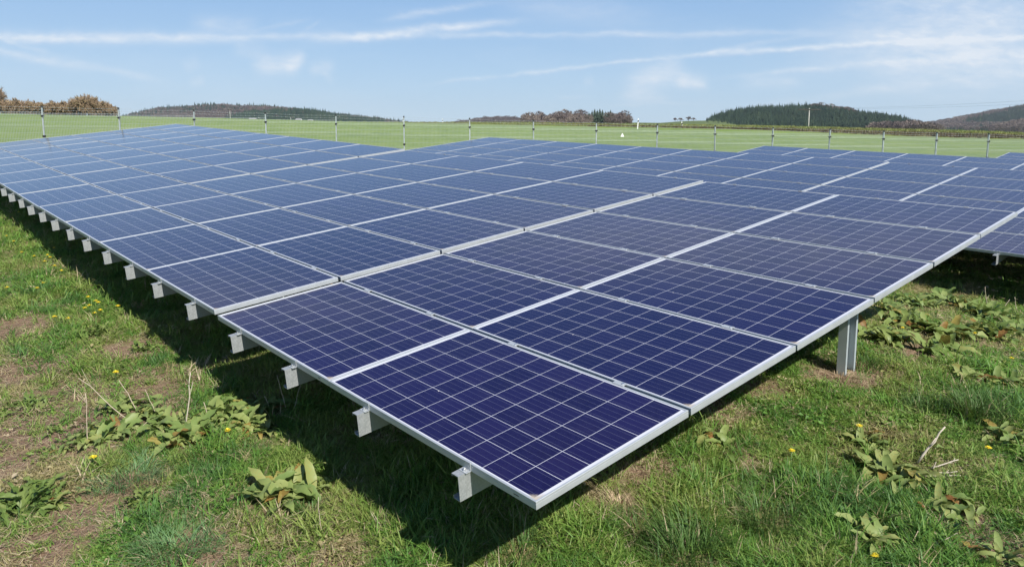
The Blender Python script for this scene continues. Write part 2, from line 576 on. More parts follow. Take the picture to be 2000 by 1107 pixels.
M_BARE = leafy('bare_twigs', [(0.0, (0.105, 0.085, 0.080)), (0.5, (0.165, 0.132, 0.116)), (1.0, (0.24, 0.195, 0.155))], trans=0.0, rough=0.9)
M_HEDGE = leafy('budding_twigs', [(0.0, (0.15, 0.12, 0.10)), (0.4, (0.27, 0.20, 0.145)), (0.75, (0.37, 0.26, 0.155)), (1.0, (0.35, 0.29, 0.15))], instancer=False, trans=0.1, rough=0.9)
M_TRUNK, t, b = material('bark', (0.10, 0.078, 0.062), 0.9)
M_BANK = leafy('rough_bank_grass', [(0.0, (0.12, 0.09, 0.06)), (0.35, (0.24, 0.20, 0.105)), (0.6, (0.21, 0.26, 0.085)), (1.0, (0.28, 0.30, 0.10))], trans=0.1, rough=0.9)
M_HEATH, t, b = material('hill_floor', (0.09, 0.075, 0.055), 1.0, spec=0.1)
n1 = t.noise(t.new('ShaderNodeNewGeometry').outputs['Position'], 0.05, 4.0)
t.l.new(t.mix(n1, (0.060, 0.055, 0.038), (0.12, 0.095, 0.070)), b.inputs['Base Color'])
M_PASTURE, t, b = material('pasture', (0.11, 0.15, 0.05), 1.0, spec=0.1)
n1 = t.noise(t.new('ShaderNodeNewGeometry').outputs['Position'], 0.02, 5.0)
t.l.new(t.mix(n1, (0.085, 0.120, 0.045), (0.135, 0.165, 0.065)), b.inputs['Base Color'])

# the ground: bare soil, moss and turf near by, a bright meadow beyond the fence, a rough bank at its end
M_GROUND, t, b = material('earth_and_turf', (0.1, 0.1, 0.05), 0.95, spec=0.15)
pos = t.new('ShaderNodeNewGeometry').outputs['Position']
n_big = t.noise(pos, 0.9, 5.0, 0.6)
n_mid = t.noise(pos, 6.0, 5.0, 0.65)
n_fine = t.noise(pos, 60.0, 4.0, 0.7)
soil = t.mix(n_mid, (0.185, 0.115, 0.078), (0.350, 0.240, 0.160))
soil = t.mix(t.maprange(n_fine, 0.55, 0.8), soil, (0.36, 0.28, 0.19))
moss = t.mix(n_fine, (0.135, 0.140, 0.050), (0.270, 0.265, 0.110))
at = t.new('ShaderNodeAttribute')
at.attribute_name = 'bare'
bm_ = t.maprange(t.math('ADD', at.outputs['Fac'], t.math('MULTIPLY', t.math('SUBTRACT', n_mid, 0.5), 0.9)), 0.25, 0.6)
near = t.mix(bm_, moss, soil)
mv = t.new('ShaderNodeMapping')
t.l.new(pos, mv.inputs[0])
mv.inputs['Rotation'].default_value = (0, 0, 0.5)
mv.inputs['Scale'].default_value = (1.0, 0.22, 1.0)
f1 = t.noise(pos, 0.35, 6.0, 0.7)
f2 = t.noise(mv.outputs[0], 0.9, 5.0, 0.7)
f3 = t.noise(pos, 0.035, 3.0, 0.5)
fine = t.math('ADD', t.math('MULTIPLY', f1, 0.45), t.math('ADD', t.math('MULTIPLY', f2, 0.30), t.math('MULTIPLY', f3, 0.25)))
field = t.ramp(fine, [(0.34, (0.105, 0.165, 0.040)), (0.47, (0.175, 0.250, 0.065)), (0.57, (0.225, 0.290, 0.090)), (0.70, (0.29, 0.33, 0.13))])
bank = t.ramp(t.noise(pos, 0.9, 5.0, 0.7), [(0.30, (0.085, 0.070, 0.042)), (0.48, (0.155, 0.165, 0.060)), (0.65, (0.20, 0.225, 0.08))])
a2 = t.new('ShaderNodeAttribute')
a2.attribute_name = 'meadow'
a3 = t.new('ShaderNodeAttribute')
a3.attribute_name = 'bank'
patchy = t.maprange(t.noise(pos, 0.06, 5.0, 0.65), 0.35, 0.68)
field = t.mix(t.math('MULTIPLY', patchy, 0.40), field, (0.235, 0.310, 0.095))
tuftn = t.maprange(t.noise(pos, 1.6, 4.0, 0.75), 0.55, 0.72)
field = t.mix(t.math('MULTIPLY', tuftn, 0.35), field, (0.085, 0.16, 0.035))
gcol = t.mix(a2.outputs['Fac'], near, field)
gcol = t.mix(a3.outputs['Fac'], gcol, bank)
t.l.new(gcol, b.inputs['Base Color'])
clod = t.new('ShaderNodeTexVoronoi')
clod.inputs['Scale'].default_value = 22.0
t.l.new(pos, clod.inputs['Vector'])
t.l.new(t.bump(t.math('ADD', t.math('ADD', n_fine, t.math('MULTIPLY', clod.outputs['Distance'], 0.9)), t.math('MULTIPLY', n_mid, 1.5)), 0.9, 0.035), b.inputs['Normal'])

# ------------------------------------------------------------------ ground sheet
BARE_PX = [(100, 850, .55), (60, 720, .35), (200, 990, .35), (440, 1085, .35), (300, 745, .35), (650, 1090, .25), (480, 1000, .22), (60, 1080, .25),
           (1250, 925, .30), (1215, 985, .18), (1395, 815, .30), (1640, 735, .30), (1690, 730, .18), (1930, 1060, .30), (1480, 760, .22),
           (250, 690, .3), (30, 640, .3), (560, 1060, .2), (1800, 690, .25), (1870, 660, .35), (1630, 615, .2), (260, 800, .4), (130, 780, .4), (20, 900, .3), (1450, 890, .18)]
BARE = []
for (px, py, r_) in BARE_PX:
    hx, hy, hz = hit(px, py)
    BARE.append((hx, hy, r_))
LUSH_PX = [(1340, 1065, .5), (1480, 1000, .55), (1900, 780, .4), (1240, 1090, .4), (1600, 980, .5), (1560, 1060, .5), (700, 900, .5), (850, 1000, .6), (800, 930, .5), (600, 830, .4), (1760, 1000, .4)]
LUSH = []
for (px, py, r_) in LUSH_PX:
    hx, hy, hz = hit(px, py)
    LUSH.append((hx, hy, r_))


def blobs(x, y, lst):
    m = np.zeros_like(x)
    for (bx, by, r_) in lst:
        m = np.maximum(m, np.exp(-(((x - bx) ** 2 + (y - by) ** 2) / r_ ** 2)))
    return m


rings = [0.6]
while rings[-1] < 3300:
    r0 = rings[-1]
    rings.append(r0 + max(0.12, r0 * (0.035 if r0 < 160 else 0.09)))
NA = 280
ang = np.linspace(0, 2 * math.pi, NA, endpoint=False)
gx, gy = [0.0], [0.0]
for r0 in rings:
    gx.extend(r0 * np.cos(ang))
    gy.extend(r0 * np.sin(ang))
gx, gy = np.array(gx), np.array(gy)
gz = height(gx, gy)
faces = [(0, 1 + k, 1 + (k + 1) % NA) for k in range(NA)]
for i in range(len(rings) - 1):
    a0, a1 = 1 + i * NA, 1 + (i + 1) * NA
    for k in range(NA):
        k2 = (k + 1) % NA
        faces.append((a0 + k, a1 + k, a1 + k2, a0 + k2))
me = bpy.data.meshes.new('ground')
me.from_pydata(list(zip(gx.tolist(), gy.tolist(), gz.tolist())), [], faces)
me.materials.append(M_GROUND)
me.polygons.foreach_set('use_smooth', [True] * len(faces))
bare = np.clip(blobs(gx, gy, BARE) * 1.1 + 0.55 * (fbm(gx * 0.8, gy * 0.8, 21) - 0.38), 0, 1)
rx_, ry_ = gx - CORNER[0], gy - CORNER[1]
GX_, GY_ = rx_ * XH[0] + ry_ * XH[1], rx_ * YH[0] + ry_ * YH[1]
bare = np.maximum(bare, sstep(0.9, 2.0, GY_) * (1 - sstep(4.5, 5.5, GY_)) * sstep(1.2, 2.4, GX_) * 0.8)
meadow = sstep(26, 32, gy)
bank_a = sstep(97, 103, gy + 9 * sstep(.25, .6, gx / np.maximum(gy, 1))) * (1 - sstep(122, 128, gy)) * sstep(-0.28, -0.12, gx / np.maximum(gy, 1))
for nm, arr in (('bare', bare), ('meadow', meadow), ('bank', bank_a)):
    a_ = me.attributes.new(nm, 'FLOAT', 'POINT')
    a_.data.foreach_set('value', arr.astype(np.float32))
go_ = link('ground', me)
tag(go_, kind='structure')

# ------------------------------------------------------------------ solar tables
# frame: one profile swept round the module with mitred corners
prof = [(0, -.035), (0, -.0125), (.0009, -.0120), (.0009, -.0100), (0, -.0095), (0, -.0012), (.0012, 0), (.0098, 0), (.0110, -.0012), (.0110, -.0090), (.0025, -.0090), (.0025, -.0330), (.028, -.0330), (.028, -.035)]
mb = MB()
vs = []
for (cx, cy, sx, sy) in ((0, 0, 1, 1), (MW, 0, -1, 1), (MW, MH, -1, -1), (0, MH, 1, -1)):
    for (dn_, z) in prof:
        vs.append((cx + sx * dn_, cy + sy * dn_, z))
n = len(prof)
fs = []
for k in range(4):
    for i in range(n):
        a0, a1 = k * n + i, k * n + (i + 1) % n
        b0, b1 = ((k + 1) % 4) * n + i, ((k + 1) % 4) * n + (i + 1) % n
        fs.append((a0, b0, b1, a1))
mb.add(vs, fs)
# drainage slot in the low side
mb.box(MW - .13, MW - .10, -.0006, .001, -.022, -.018, 1)
ME_FRAME = mb.mesh('frame', [M_ALU, M_BLACK])
mb = MB()
e = .0113
mb.box(e, MW - e, e, MH - e, -.0085, -.0028, 1)
mb.m = [1, 0, 1, 1, 1, 1]
ME_GLASS = mb.mesh('solar_module', [M_CELL, M_BACK])

RAIL_X = (0.415, 1.240)          # from the left end of a module
L_RAIL = NR * PY


def rail_mesh():
    m = MB()
    y0, y1, zt, zb = -.072, L_RAIL + .05, -.0355, -.155
    pr = [(0, zt), (-.046, zt), (-.046, zt - .014), (-.0435, zt - .014), (-.0435, zt - .0028), (-.0028, zt - .0028), (-.0028, zb + .0028), (-.0435, zb + .0028),
          (-.0435, zb + .014), (-.046, zb + .014), (-.046, zb), (0, zb)]
    v = [(x, y0, z) for x, z in pr] + [(x, y1, z) for x, z in pr]
    k = len(pr)
    f = [(i, i + k, (i + 1) % k + k, (i + 1) % k) for i in range(k)]
    # end caps as quads of the thin wall
    q = [(0, 1, 4, 5), (1, 2, 3, 4), (0, 5, 6, 11), (11, 6, 7, 10), (10, 7, 8, 9)]
    f += [tuple(reversed(c)) for c in q] + [tuple(i + k for i in c) for c in q]
    m.add(v, f)
    return m.mesh('rail', M_GALV)


def end_clamp_mesh():
    m = MB()
    m.box(-.020, .020, -.0042, -.0008, -.0352, .0016)
    m.box(-.020, .020, -.0042, .0075, .0018, .0042)
    m.box(-.030, .022, -.030, -.0045, -.0352, -.0322)
    m.tube([(-.004, -.017, -.032), (-.004, -.017, -.016)], .0045, 8, 1)
    m.tube([(-.004, -.017, -.0320), (-.004, -.017, -.0245)], .0085, 6, 1)
    return m.mesh('end_clamp', [M_ALU, M_BOLT])


def mid_clamp_mesh():
    m = MB()
    m.box(-.035, .035, -.019, .019, .0012, .0042)
    m.box(-.035, .035, -.0085, -.0055, -.030, .0012)
    m.tube([(.022, 0, .0042), (.022, 0, .0105)], .0075, 6, 1)
    m.tube([(.022, 0, -.034), (.022, 0, .0012)], .004, 6, 1)
    return m.mesh('mid_clamp', [M_ALU, M_BOLT])


def c_post_mesh(h):
    """an open C section standing upright, its opening towards +x"""
    m = MB()
    wd, fl, lip, th = .170, .066, .026, .004
    pr = [(0, -wd / 2), (fl, -wd / 2), (fl, -wd / 2 + lip), (fl - th, -wd / 2 + lip), (fl - th, -wd / 2 + th), (th, -wd / 2 + th),
          (th, wd / 2 - th), (fl - th, wd / 2 - th), (fl - th, wd / 2 - lip), (fl, wd / 2 - lip), (fl, wd / 2), (0, wd / 2)]
    v = [(x, y, 0) for x, y in pr] + [(x, y, h) for x, y in pr]
    k = len(pr)
    f = [(i, (i + 1) % k, (i + 1) % k + k, i + k) for i in range(k)]
    q = [(0, 1, 4, 5), (1, 2, 3, 4), (0, 5, 6, 11), (11, 6, 7, 10), (10, 7, 8, 9)]
    f += [tuple(i + k for i in c) for c in q]
    m.add(v, f)
    return m.mesh('post', M_POST)


ME_RAIL, ME_ECL, ME_MCL = rail_mesh(), end_clamp_mesh(), mid_clamp_mesh()


def solar_table(origin, R, ncol, label, post_x):
    """origin: the top of the low left corner; R columns: along to the right, up the slope, upwards"""
    M = Matrix(R.tolist())
    root = bpy.data.objects.new('solar_table', None)
    COL.objects.link(root)
    root.empty_display_size = 0.3
    root.location = origin
    root.rotation_euler = M.to_euler()
    tag(root, label, 'solar table', 'solar tables in the field')
    Minv = M.transposed()
    for c in range(ncol):
        for r in range(NR):
            o = link('solar_module', ME_GLASS, root)
            o.location = (c * PX + rng.normal(0, .0008), r * PY + rng.normal(0, .001), rng.normal(0, .0006))
            o.rotation_euler = (rng.normal(0, .0011), rng.normal(0, .0009), rng.normal(0, .0004))
            fr = link('frame', ME_FRAME, o)
        for rx in RAIL_X:
            x = c * PX + rx
            link('rail', ME_RAIL, root, (x, rng.normal(0, .006), 0))
            e0 = link('end_clamp', ME_ECL, root, (x - .012 + rng.normal(0, .004), 0, 0))
            e1 = link('end_clamp', ME_ECL, root, (x - .012, (NR - 1) * PY + MH, 0))
            e1.rotation_euler = (0, 0, math.pi)
            for r in range(1, NR):
                link('mid_clamp', ME_MCL, root, (x - .02 + rng.normal(0, .006), r * PY - (PY - MH) / 2, 0))
    ln = ncol * PX
    for yb in (1.03, 3.62):
        m = MB()
        m.box(.25, ln - .30, yb - .025, yb - .021, -.275, -.158)
        m.box(.25, ln - .30, yb - .021, yb + .030, -.162, -.158)
        m.box(.25, ln - .30, yb - .021, yb + .030, -.275, -.271)
        link('crossbeam', m.mesh('crossbeam', M_GALV), root)
        for x in post_x:
            if yb < 2 and x > ln - 1.0:
                x -= .45
            top = Vector((x, yb + .02, -.20))
            wt = Vector(origin) + M @ top
            zg = float(height(wt.x, wt.y)) - .06
            hgt = max(0.25, wt.z - zg)
            p = link('post', c_post_mesh(hgt), root)
            rot = Minv @ Matrix.Rotation(math.atan2(R[1, 0], R[0, 0]), 3, 'Z')
            loc = M.transposed() @ (Vector((wt.x, wt.y, zg)) - Vector(origin))
            p.matrix_local = Matrix.Translation(loc) @ rot.to_4x4()
    return root


def flip(A):
    return np.stack([-A[:, 0], A[:, 1], -A[:, 2]], axis=1)


OFF = np.array([PX - MW, 0, 0])
# front row in three parts, each a little higher than the one before
o_ = T0[0] + AX[0][:, 0] * (2 * PX)
solar_table(o_, flip(AX[0]), 2, 'short end table of the front row, two modules long, jutting at the viewer', [2 * PX - .46, .55])
o_ = T0[1] + AX[1][:, 0] * (6 * PX)
solar_table(o_, flip(AX[1]), 4, 'middle table of the front row, four modules long, between two steps', [.6, 2.3, 4.1, 5.9])
o_ = T0[2] + AX[2][:, 0] * (14 * PX)
solar_table(o_, flip(AX[2]), 8, 'long far left table of the front row, eight modules long, bluest with sky', [.6, 3.0, 5.4, 7.8, 10.2, 12.4])
R0 = AX[0]


def behind(X, Y, N, k0, dz=0.0):
    return CORNER + R0[:, 0] * X + R0[:, 1] * Y + R0[:, 2] * N - R0[:, 0] * (k0 * PX) + np.array([0, 0, dz])


solar_table(behind(17.72, 8.487, 1.031, 0), flip(R0), 8, 'table behind the front row, left part of the second row', [.6, 3.0, 5.4, 7.8, 10.2, 12.4])
solar_table(behind(17.72, 8.487, 1.031, 8, -.012), flip(R0), 8, 'right part of the second row, its low edge seen beyond the front table', [1.5, 5.2, 7.8, 10.2, 12.4])
solar_table(behind(12.20, 16.937, 2.141, 0), flip(R0), 8, 'third row table whose top left corner shows before the fence', [.6, 3.0, 5.4, 7.8, 10.2, 12.4])
solar_table(behind(6.68, 25.387, 3.20, 0), flip(R0), 4, 'fourth row table, only its top corner visible at the right edge', [.6, 2.3, 4.1, 5.9])

# ------------------------------------------------------------------ fence beyond the tables
FQ = np.array([-16.55, 26.283, 0.903 + ZC])
FD = np.array([2.487, 0.403, -0.065])
fence = bpy.data.objects.new('mesh_fence', None)
COL.objects.link(fence)
f_az = math.atan2(FD[1], FD[0])
fz0 = float(height(FQ[0], FQ[1]))
fence.location = (FQ[0], FQ[1], fz0)
fence.rotation_euler = (0, 0, f_az)
tag(fence, 'grey wire mesh fence on steel posts along the meadow behind the tables', 'fence')
F_LEN = math.hypot(FD[0], FD[1])
POST_H = 2.45


def fence_post_mesh():
    m = MB()
    m.box(-.02, .02, -.03, .03, 0, POST_H)
    return m.mesh('post', M_FENCE)


def cap_mesh():
    m = MB()
    m.box(-.024, .024, -.034, .034, POST_H - .055, POST_H + .015)
    return m.mesh('post_cap', M_BLACK)


def clamp_mesh():
    m = MB()
    m.box(-.042, .042, -.055, .040, -.03, .03)
    return m.mesh('panel_clamp', M_BLACK)


def mesh_panel():
    m = MB()
    hgt = 2.03
    def yoff(z):
        for zf in (.13, .80, 1.50, 1.87):
            dz = z - zf
            if 0 <= dz <= .10:
                return -.028 * (1 - abs(dz - .05) / .05)
        return 0.0
    zs = [0, .13, .18, .23, .80, .85, .90, 1.50, 1.55, 1.60, 1.87, 1.92, 1.97, hgt + .03]
    nw = 50
    r = .0031
    for i in range(nw):
        x = .03 + (F_LEN - .06) * i / (nw - 1)
        for za, zb in zip(zs[:-1], zs[1:]):
            ya, yb = yoff(za), yoff(zb)
            m.add([(x - r, ya - r, za), (x + r, ya - r, za), (x + r, ya + r, za), (x - r, ya + r, za),
                   (x - r, yb - r, zb), (x + r, yb - r, zb), (x + r, yb + r, zb), (x - r, yb + r, zb)],
                  [(0, 1, 5, 4), (1, 2, 6, 5), (2, 3, 7, 6), (3, 0, 4, 7)])
    for z in (.02, .13, .18, .23, .43, .63, .80, .85, .90, 1.10, 1.30, 1.50, 1.55, 1.60, 1.74, 1.87, 1.92, 1.97, hgt):
        y = yoff(z) - .006
        m.box(.02, F_LEN - .02, y - r, y + r, z - r, z + r)
    return m.mesh('mesh_panel', M_FENCE)


ME_FP, ME_CAP, ME_CL, ME_PAN = fence_post_mesh(), cap_mesh(), clamp_mesh(), mesh_panel()
N0, N1 = -3, 21
tops = {}
for k in range(N0, N1 + 1):
    ztop = FQ[2] + FD[2] * k - fz0 + rng.normal(0, .012)
    tops[k] = ztop
    p = link('post', ME_FP, fence, (k * F_LEN, 0, ztop - POST_H))
    p.rotation_euler = (0, rng.normal(0, .006), 0)
    link('post_cap', ME_CAP, p)
    for dz in (.34, 1.05, 1.76):
        link('panel_clamp', ME_CL, p, (0, 0, POST_H - dz))
for k in range(N0, N1):
    pz = min(tops[k], tops[k + 1]) + .5 * abs(tops[k] - tops[k + 1]) - .235 - 2.03
    link('mesh_panel', ME_PAN, fence, (k * F_LEN, -.038, pz))
for dz in (.03, .12):
    m = MB()
    pts = []
    for k in range(N0, N1 + 1):
        pts.append((k * F_LEN, -.036, tops[k] - dz))
        if k < N1:
            pts.append(((k + .5) * F_LEN, -.036, (tops[k] + tops[k + 1]) / 2 - dz - .02))
    m.tube(pts, .0028, 4)
    for k in range(len(pts) - 1):
        for j in range(8):
            s_ = (j + .5) / 8
            c_ = Vector(pts[k]).lerp(Vector(pts[k + 1]), s_)
            m.box(c_.x - .003, c_.x + .003, c_.y - .003, c_.y + .003, c_.z - .018, c_.z + .018)
    link('barbed_wire', m.mesh('barbed_wire', M_FENCE), fence)


def fence_point(px, py):
    """where the line of sight through a pixel meets the fence plane"""
    dr = ray(px, py)
    nx, ny = -FD[1], FD[0]
    s_ = (FQ[0] * nx + FQ[1] * ny) / (dr[0] * nx + dr[1] * ny)
    return dr * s_ + np.array([0, 0, ZC])


c0 = fence_point(1215, 265)
m = MB()
pr = [(-.075, 0), (.075, 0), (.012, .14), (-.012, .14)]
m.add([(x, -.004, z) for x, z in pr] + [(x, .0, z) for x, z in pr], [(0, 1, 2, 3), (7, 6, 5, 4), (0, 4, 5, 1), (1, 5, 6, 2), (2, 6, 7, 3), (3, 7, 4, 0)])
sg_ = link('fence_sign', m.mesh('fence_sign', M_WHITE))
sg_.location = (c0[0], c0[1] - .075, c0[2] - .05)
sg_.rotation_euler = (0, 0, f_az)
tag(sg_, 'small white triangular sign hung on the wire mesh fence', 'sign')

# ------------------------------------------------------------------ beyond the fence


def on_ground(px, dist):
    u = (px - 1000) / FPX / (math.cos(PITCH))
    # azimuth line: x = u*y with the small pitch correction taken at the horizon
    r = ray(px, 258)
    y = dist
    x = r[0] / r[1] * dist
    return x, y


def zpix(py, px, dist):
    """height seen at pixel row py, dist metres ahead"""
    r = ray(px, py)
    return ZC + r[2] / r[1] * dist


def delineator(px, pyb, pyt, label, lean=0.0, band=True):
    dist = 1.02 * FPX / (pyb - pyt)
    x, y = on_ground(px, dist)
    zb = float(height(x, y))
    m = MB()
    a, h = .06, zpix(pyt, px, dist) - float(height(x, y))
    m.add([(-a, -.05, -.9), (a, -.05, -.9), (a * .6, .06, -.9), (-a * .6, .06, -.9), (-a, -.05, h - .03), (a, -.05, h + .03), (a * .6, .06, h + .03), (-a * .6, .06, h - .03)],
          [(0, 1, 5, 4), (1, 2, 6, 5), (2, 3, 7, 6), (3, 0, 4, 7), (4, 5, 6, 7)])
    root = link('road_delineator', m.mesh('road_delineator', M_WHITE))
    root.location = (x, y, zb)
    root.rotation_euler = (0, lean, 0)
    tag(root, label, 'marker post', 'marker posts along the hidden road')
    if band:
        m = MB()
        m.add([(-a - .006, -.056, h - .48), (a + .006, -.056, h - .38), (a * .6 + .006, .066, h - .38), (-a * .6 - .006, .066, h - .48),
               (-a - .006, -.056, h - .25), (a + .006, -.056, h - .15), (a * .6 + .006, .066, h - .15), (-a * .6 - .006, .066, h - .25)],
              [(0, 1, 5, 4), (1, 2, 6, 5), (2, 3, 7, 6), (3, 0, 4, 7), (4, 5, 6, 7), (3, 2, 1, 0)])
        link('black_band', m.mesh('black_band', M_BLACK), root)
    return root


delineator(1245, 247.5, 232, 'tallest white road marker post with a black band, before the green hill', .06)
delineator(1332, 251.5, 238, 'crooked white road marker post below the four bare trees', -.12)
delineator(865, 242.5, 232.5, 'white road marker post right of a fence post, near the low blue hill', 0)
delineator(787, 240.5, 230, 'white road marker post partly behind a fence post', .05)
delineator(507, 238, 229.5, 'small white road marker post before the far village roofs', 0)
delineator(569, 239, 230.5, 'small white road marker post right of the village roofs', 0)


# --- instancing of masses
def scatter(name, pts, rotz, scl, tint, idx, coll, label, cat, tilt=None, kind='stuff'):
    me = bpy.data.meshes.new(name)
    n_ = len(pts)
    me.vertices.add(n_)
    me.vertices.foreach_set('co', np.asarray(pts, np.float32).ravel())
    r = np.zeros((n_, 3), np.float32)
    r[:, 2] = rotz
    if tilt is not None:
        r[:, :2] = tilt
    a = me.attributes.new('rot', 'FLOAT_VECTOR', 'POINT')
    a.data.foreach_set('vector', r.ravel())
    s = np.asarray(scl, np.float32)
    if s.ndim == 1:
        s = np.repeat(s[:, None], 3, 1)
    a = me.attributes.new('scl', 'FLOAT_VECTOR', 'POINT')
    a.data.foreach_set('vector', s.ravel())
    a = me.attributes.new('tint', 'FLOAT', 'POINT')
    a.data.foreach_set('value', np.asarray(tint, np.float32))
    a = me.attributes.new('idx', 'INT', 'POINT')
    a.data.foreach_set('value', np.asarray(idx, np.int32))
    me.update()
    o = link(name, me)
    ng = bpy.data.node_groups.new(name + '_instances', 'GeometryNodeTree')
    ng.interface.new_socket('Geometry', in_out='INPUT', socket_type='NodeSocketGeometry')
    ng.interface.new_socket('Geometry', in_out='OUTPUT', socket_type='NodeSocketGeometry')
    gi, go2 = ng.nodes.new('NodeGroupInput'), ng.nodes.new('NodeGroupOutput')
    ip = ng.nodes.new('GeometryNodeInstanceOnPoints')
    ci = ng.nodes.new('GeometryNodeCollectionInfo')
    ci.inputs['Collection'].default_value = coll
    ci.inputs['Separate Children'].default_value = True
    ci.inputs['Reset Children'].default_value = True
    ip.inputs['Pick Instance'].default_value = True
    L = ng.links

    def named(nm, dt):
        nd = ng.nodes.new('GeometryNodeInputNamedAttribute')
        nd.data_type = dt
        nd.inputs['Name'].default_value = nm
        return nd.outputs[0]
    L.new(gi.outputs[0], ip.inputs['Points'])
    L.new(ci.outputs[0], ip.inputs['Instance'])
    L.new(named('idx', 'INT'), ip.inputs['Instance Index'])
    er = ng.nodes.new('FunctionNodeEulerToRotation')
    L.new(named('rot', 'FLOAT_VECTOR'), er.inputs[0])
    L.new(er.outputs[0], ip.inputs['Rotation'])
    L.new(named('scl', 'FLOAT_VECTOR'), ip.inputs['Scale'])
    L.new(ip.outputs[0], go2.inputs[0])
    md = o.modifiers.new('instances', 'NODES')
    md.node_group = ng
    tag(o, label, cat, kind=kind)
    return o


def proto_coll(name, meshes):
    c = bpy.data.collections.new(name)
    for i, me in enumerate(meshes):
        c.objects.link(bpy.data.objects.new('%s_%02d' % (name, i), me))
    return c


def conifer_mesh(seed, tiers=8):
    r = np.random.default_rng(seed)
    m = MB()
    m.tube([(0, 0, 0), (0, 0, .5)], [.02, .012], 5, 1)
    for i in range(tiers):
        f = i / (tiers - 1)
        z0 = .12 + .80 * f
        rad = (.20 * (1 - f) ** .8 + .018) * r.uniform(.85, 1.15)
        nn = 9
        vs, fs = [(0, 0, z0 + .17 * (1 - .35 * f))], []
        a0 = r.uniform(0, 6.28)
        for k in range(nn * 2):
            a = a0 + math.pi * k / nn
            rr = rad * (r.uniform(.8, 1.2) if k % 2 == 0 else r.uniform(.42, .62))
            vs.append((rr * math.cos(a), rr * math.sin(a), z0 + (r.uniform(-.035, .0) if k % 2 == 0 else r.uniform(.01, .04))))
        for k in range(nn * 2):
            fs.append((0, 1 + k, 1 + (k + 1) % (nn * 2)))
        m.add(vs, fs)
    return m.mesh('conifer', [M_CONIFER, M_TRUNK])


def branch_tree(m, r, p, dr, ln, rad, depth, twig, mi_tw, spread=.55, tw_len=.10, tw_w=.006, tips=6, up=.15, tint=None):
    q = p + dr * ln
    m.tube([p, p.lerp(q, .5) + Vector((r.normal(), r.normal(), r.normal())) * ln * .05, q], [rad, rad * .8, rad * .6], 4, 1, cap=False, col=.3)
    if depth == 0:
        for _ in range(tips):
            s = p.lerp(q, r.uniform(.2, 1.0))
            d2 = (dr + Vector((r.normal(), r.normal(), r.normal() + up)) * .8).normalized()
            e_ = s + d2 * tw_len * r.uniform(.6, 1.3)
            sd = d2.orthogonal().normalized() * tw_w
            sd.rotate(Matrix.Rotation(r.uniform(0, 6.28), 3, d2))
            m.add([s - sd, s + sd, e_], [(0, 1, 2)], mi_tw, tint(r) if tint else None)
        return
    nb = r.integers(3, 5)
    for _ in range(nb):
        d2 = (dr + Vector((r.normal(), r.normal(), r.normal() * .7 + up)) * spread).normalized()
        s = p.lerp(q, r.uniform(.55, 1.0))
        branch_tree(m, r, s, d2, ln * r.uniform(.6, .85), rad * .6, depth - 1, twig, mi_tw, spread, tw_len, tw_w, tips, up, tint)


def bare_tree_mesh(seed, dep=3, tips=9, w_=.012):
    r = np.random.default_rng(seed)
    m = MB()
    for _ in range(1):
        branch_tree(m, r, Vector((0, 0, 0)), Vector((r.normal() * .05, r.normal() * .05, 1)).normalized(), .34, .022, dep, None, 0, .62, .13, w_, tips, .12)
    zs = max(v[2] for v in m.v)
    m.v = [(x / zs, y / zs, z / zs) for x, y, z in m.v]
    return m.mesh('bare_tree', [M_BARE, M_TRUNK])


def bare_puff_mesh(seed, nq=150):
    """a bare crown seen from kilometres away: a haze of twigs round a few limbs"""
    r = np.random.default_rng(seed)
    m = MB()
    m.tube([(0, 0, 0), (0, 0, .55)], [.02, .01], 4, 1)
    for _ in range(nq):
        a, f = r.uniform(0, 6.28), r.uniform(0, 1)
        rad = .30 * math.sqrt(max(0, 1 - (2 * f - 1) ** 2)) * r.uniform(.2, 1) ** .4
        c = Vector((rad * math.cos(a), rad * math.sin(a), .28 + .68 * f))
        d2 = Vector((c.x, c.y, r.uniform(.1, .7))).normalized()
        sd = d2.orthogonal().normalized()
        sd.rotate(Matrix.Rotation(r.uniform(0, 6.28), 3, d2))
        m.add([c - sd * .025, c + sd * .025, c + d2 * .13], [(0, 1, 2)])
    return m.mesh('bare_tree', [M_BARE, M_TRUNK])


C_CON = proto_coll('conifer_kinds', [conifer_mesh(i) for i in range(5)])
C_PUFF = proto_coll('bare_tree_kinds', [bare_puff_mesh(i) for i in range(5)])


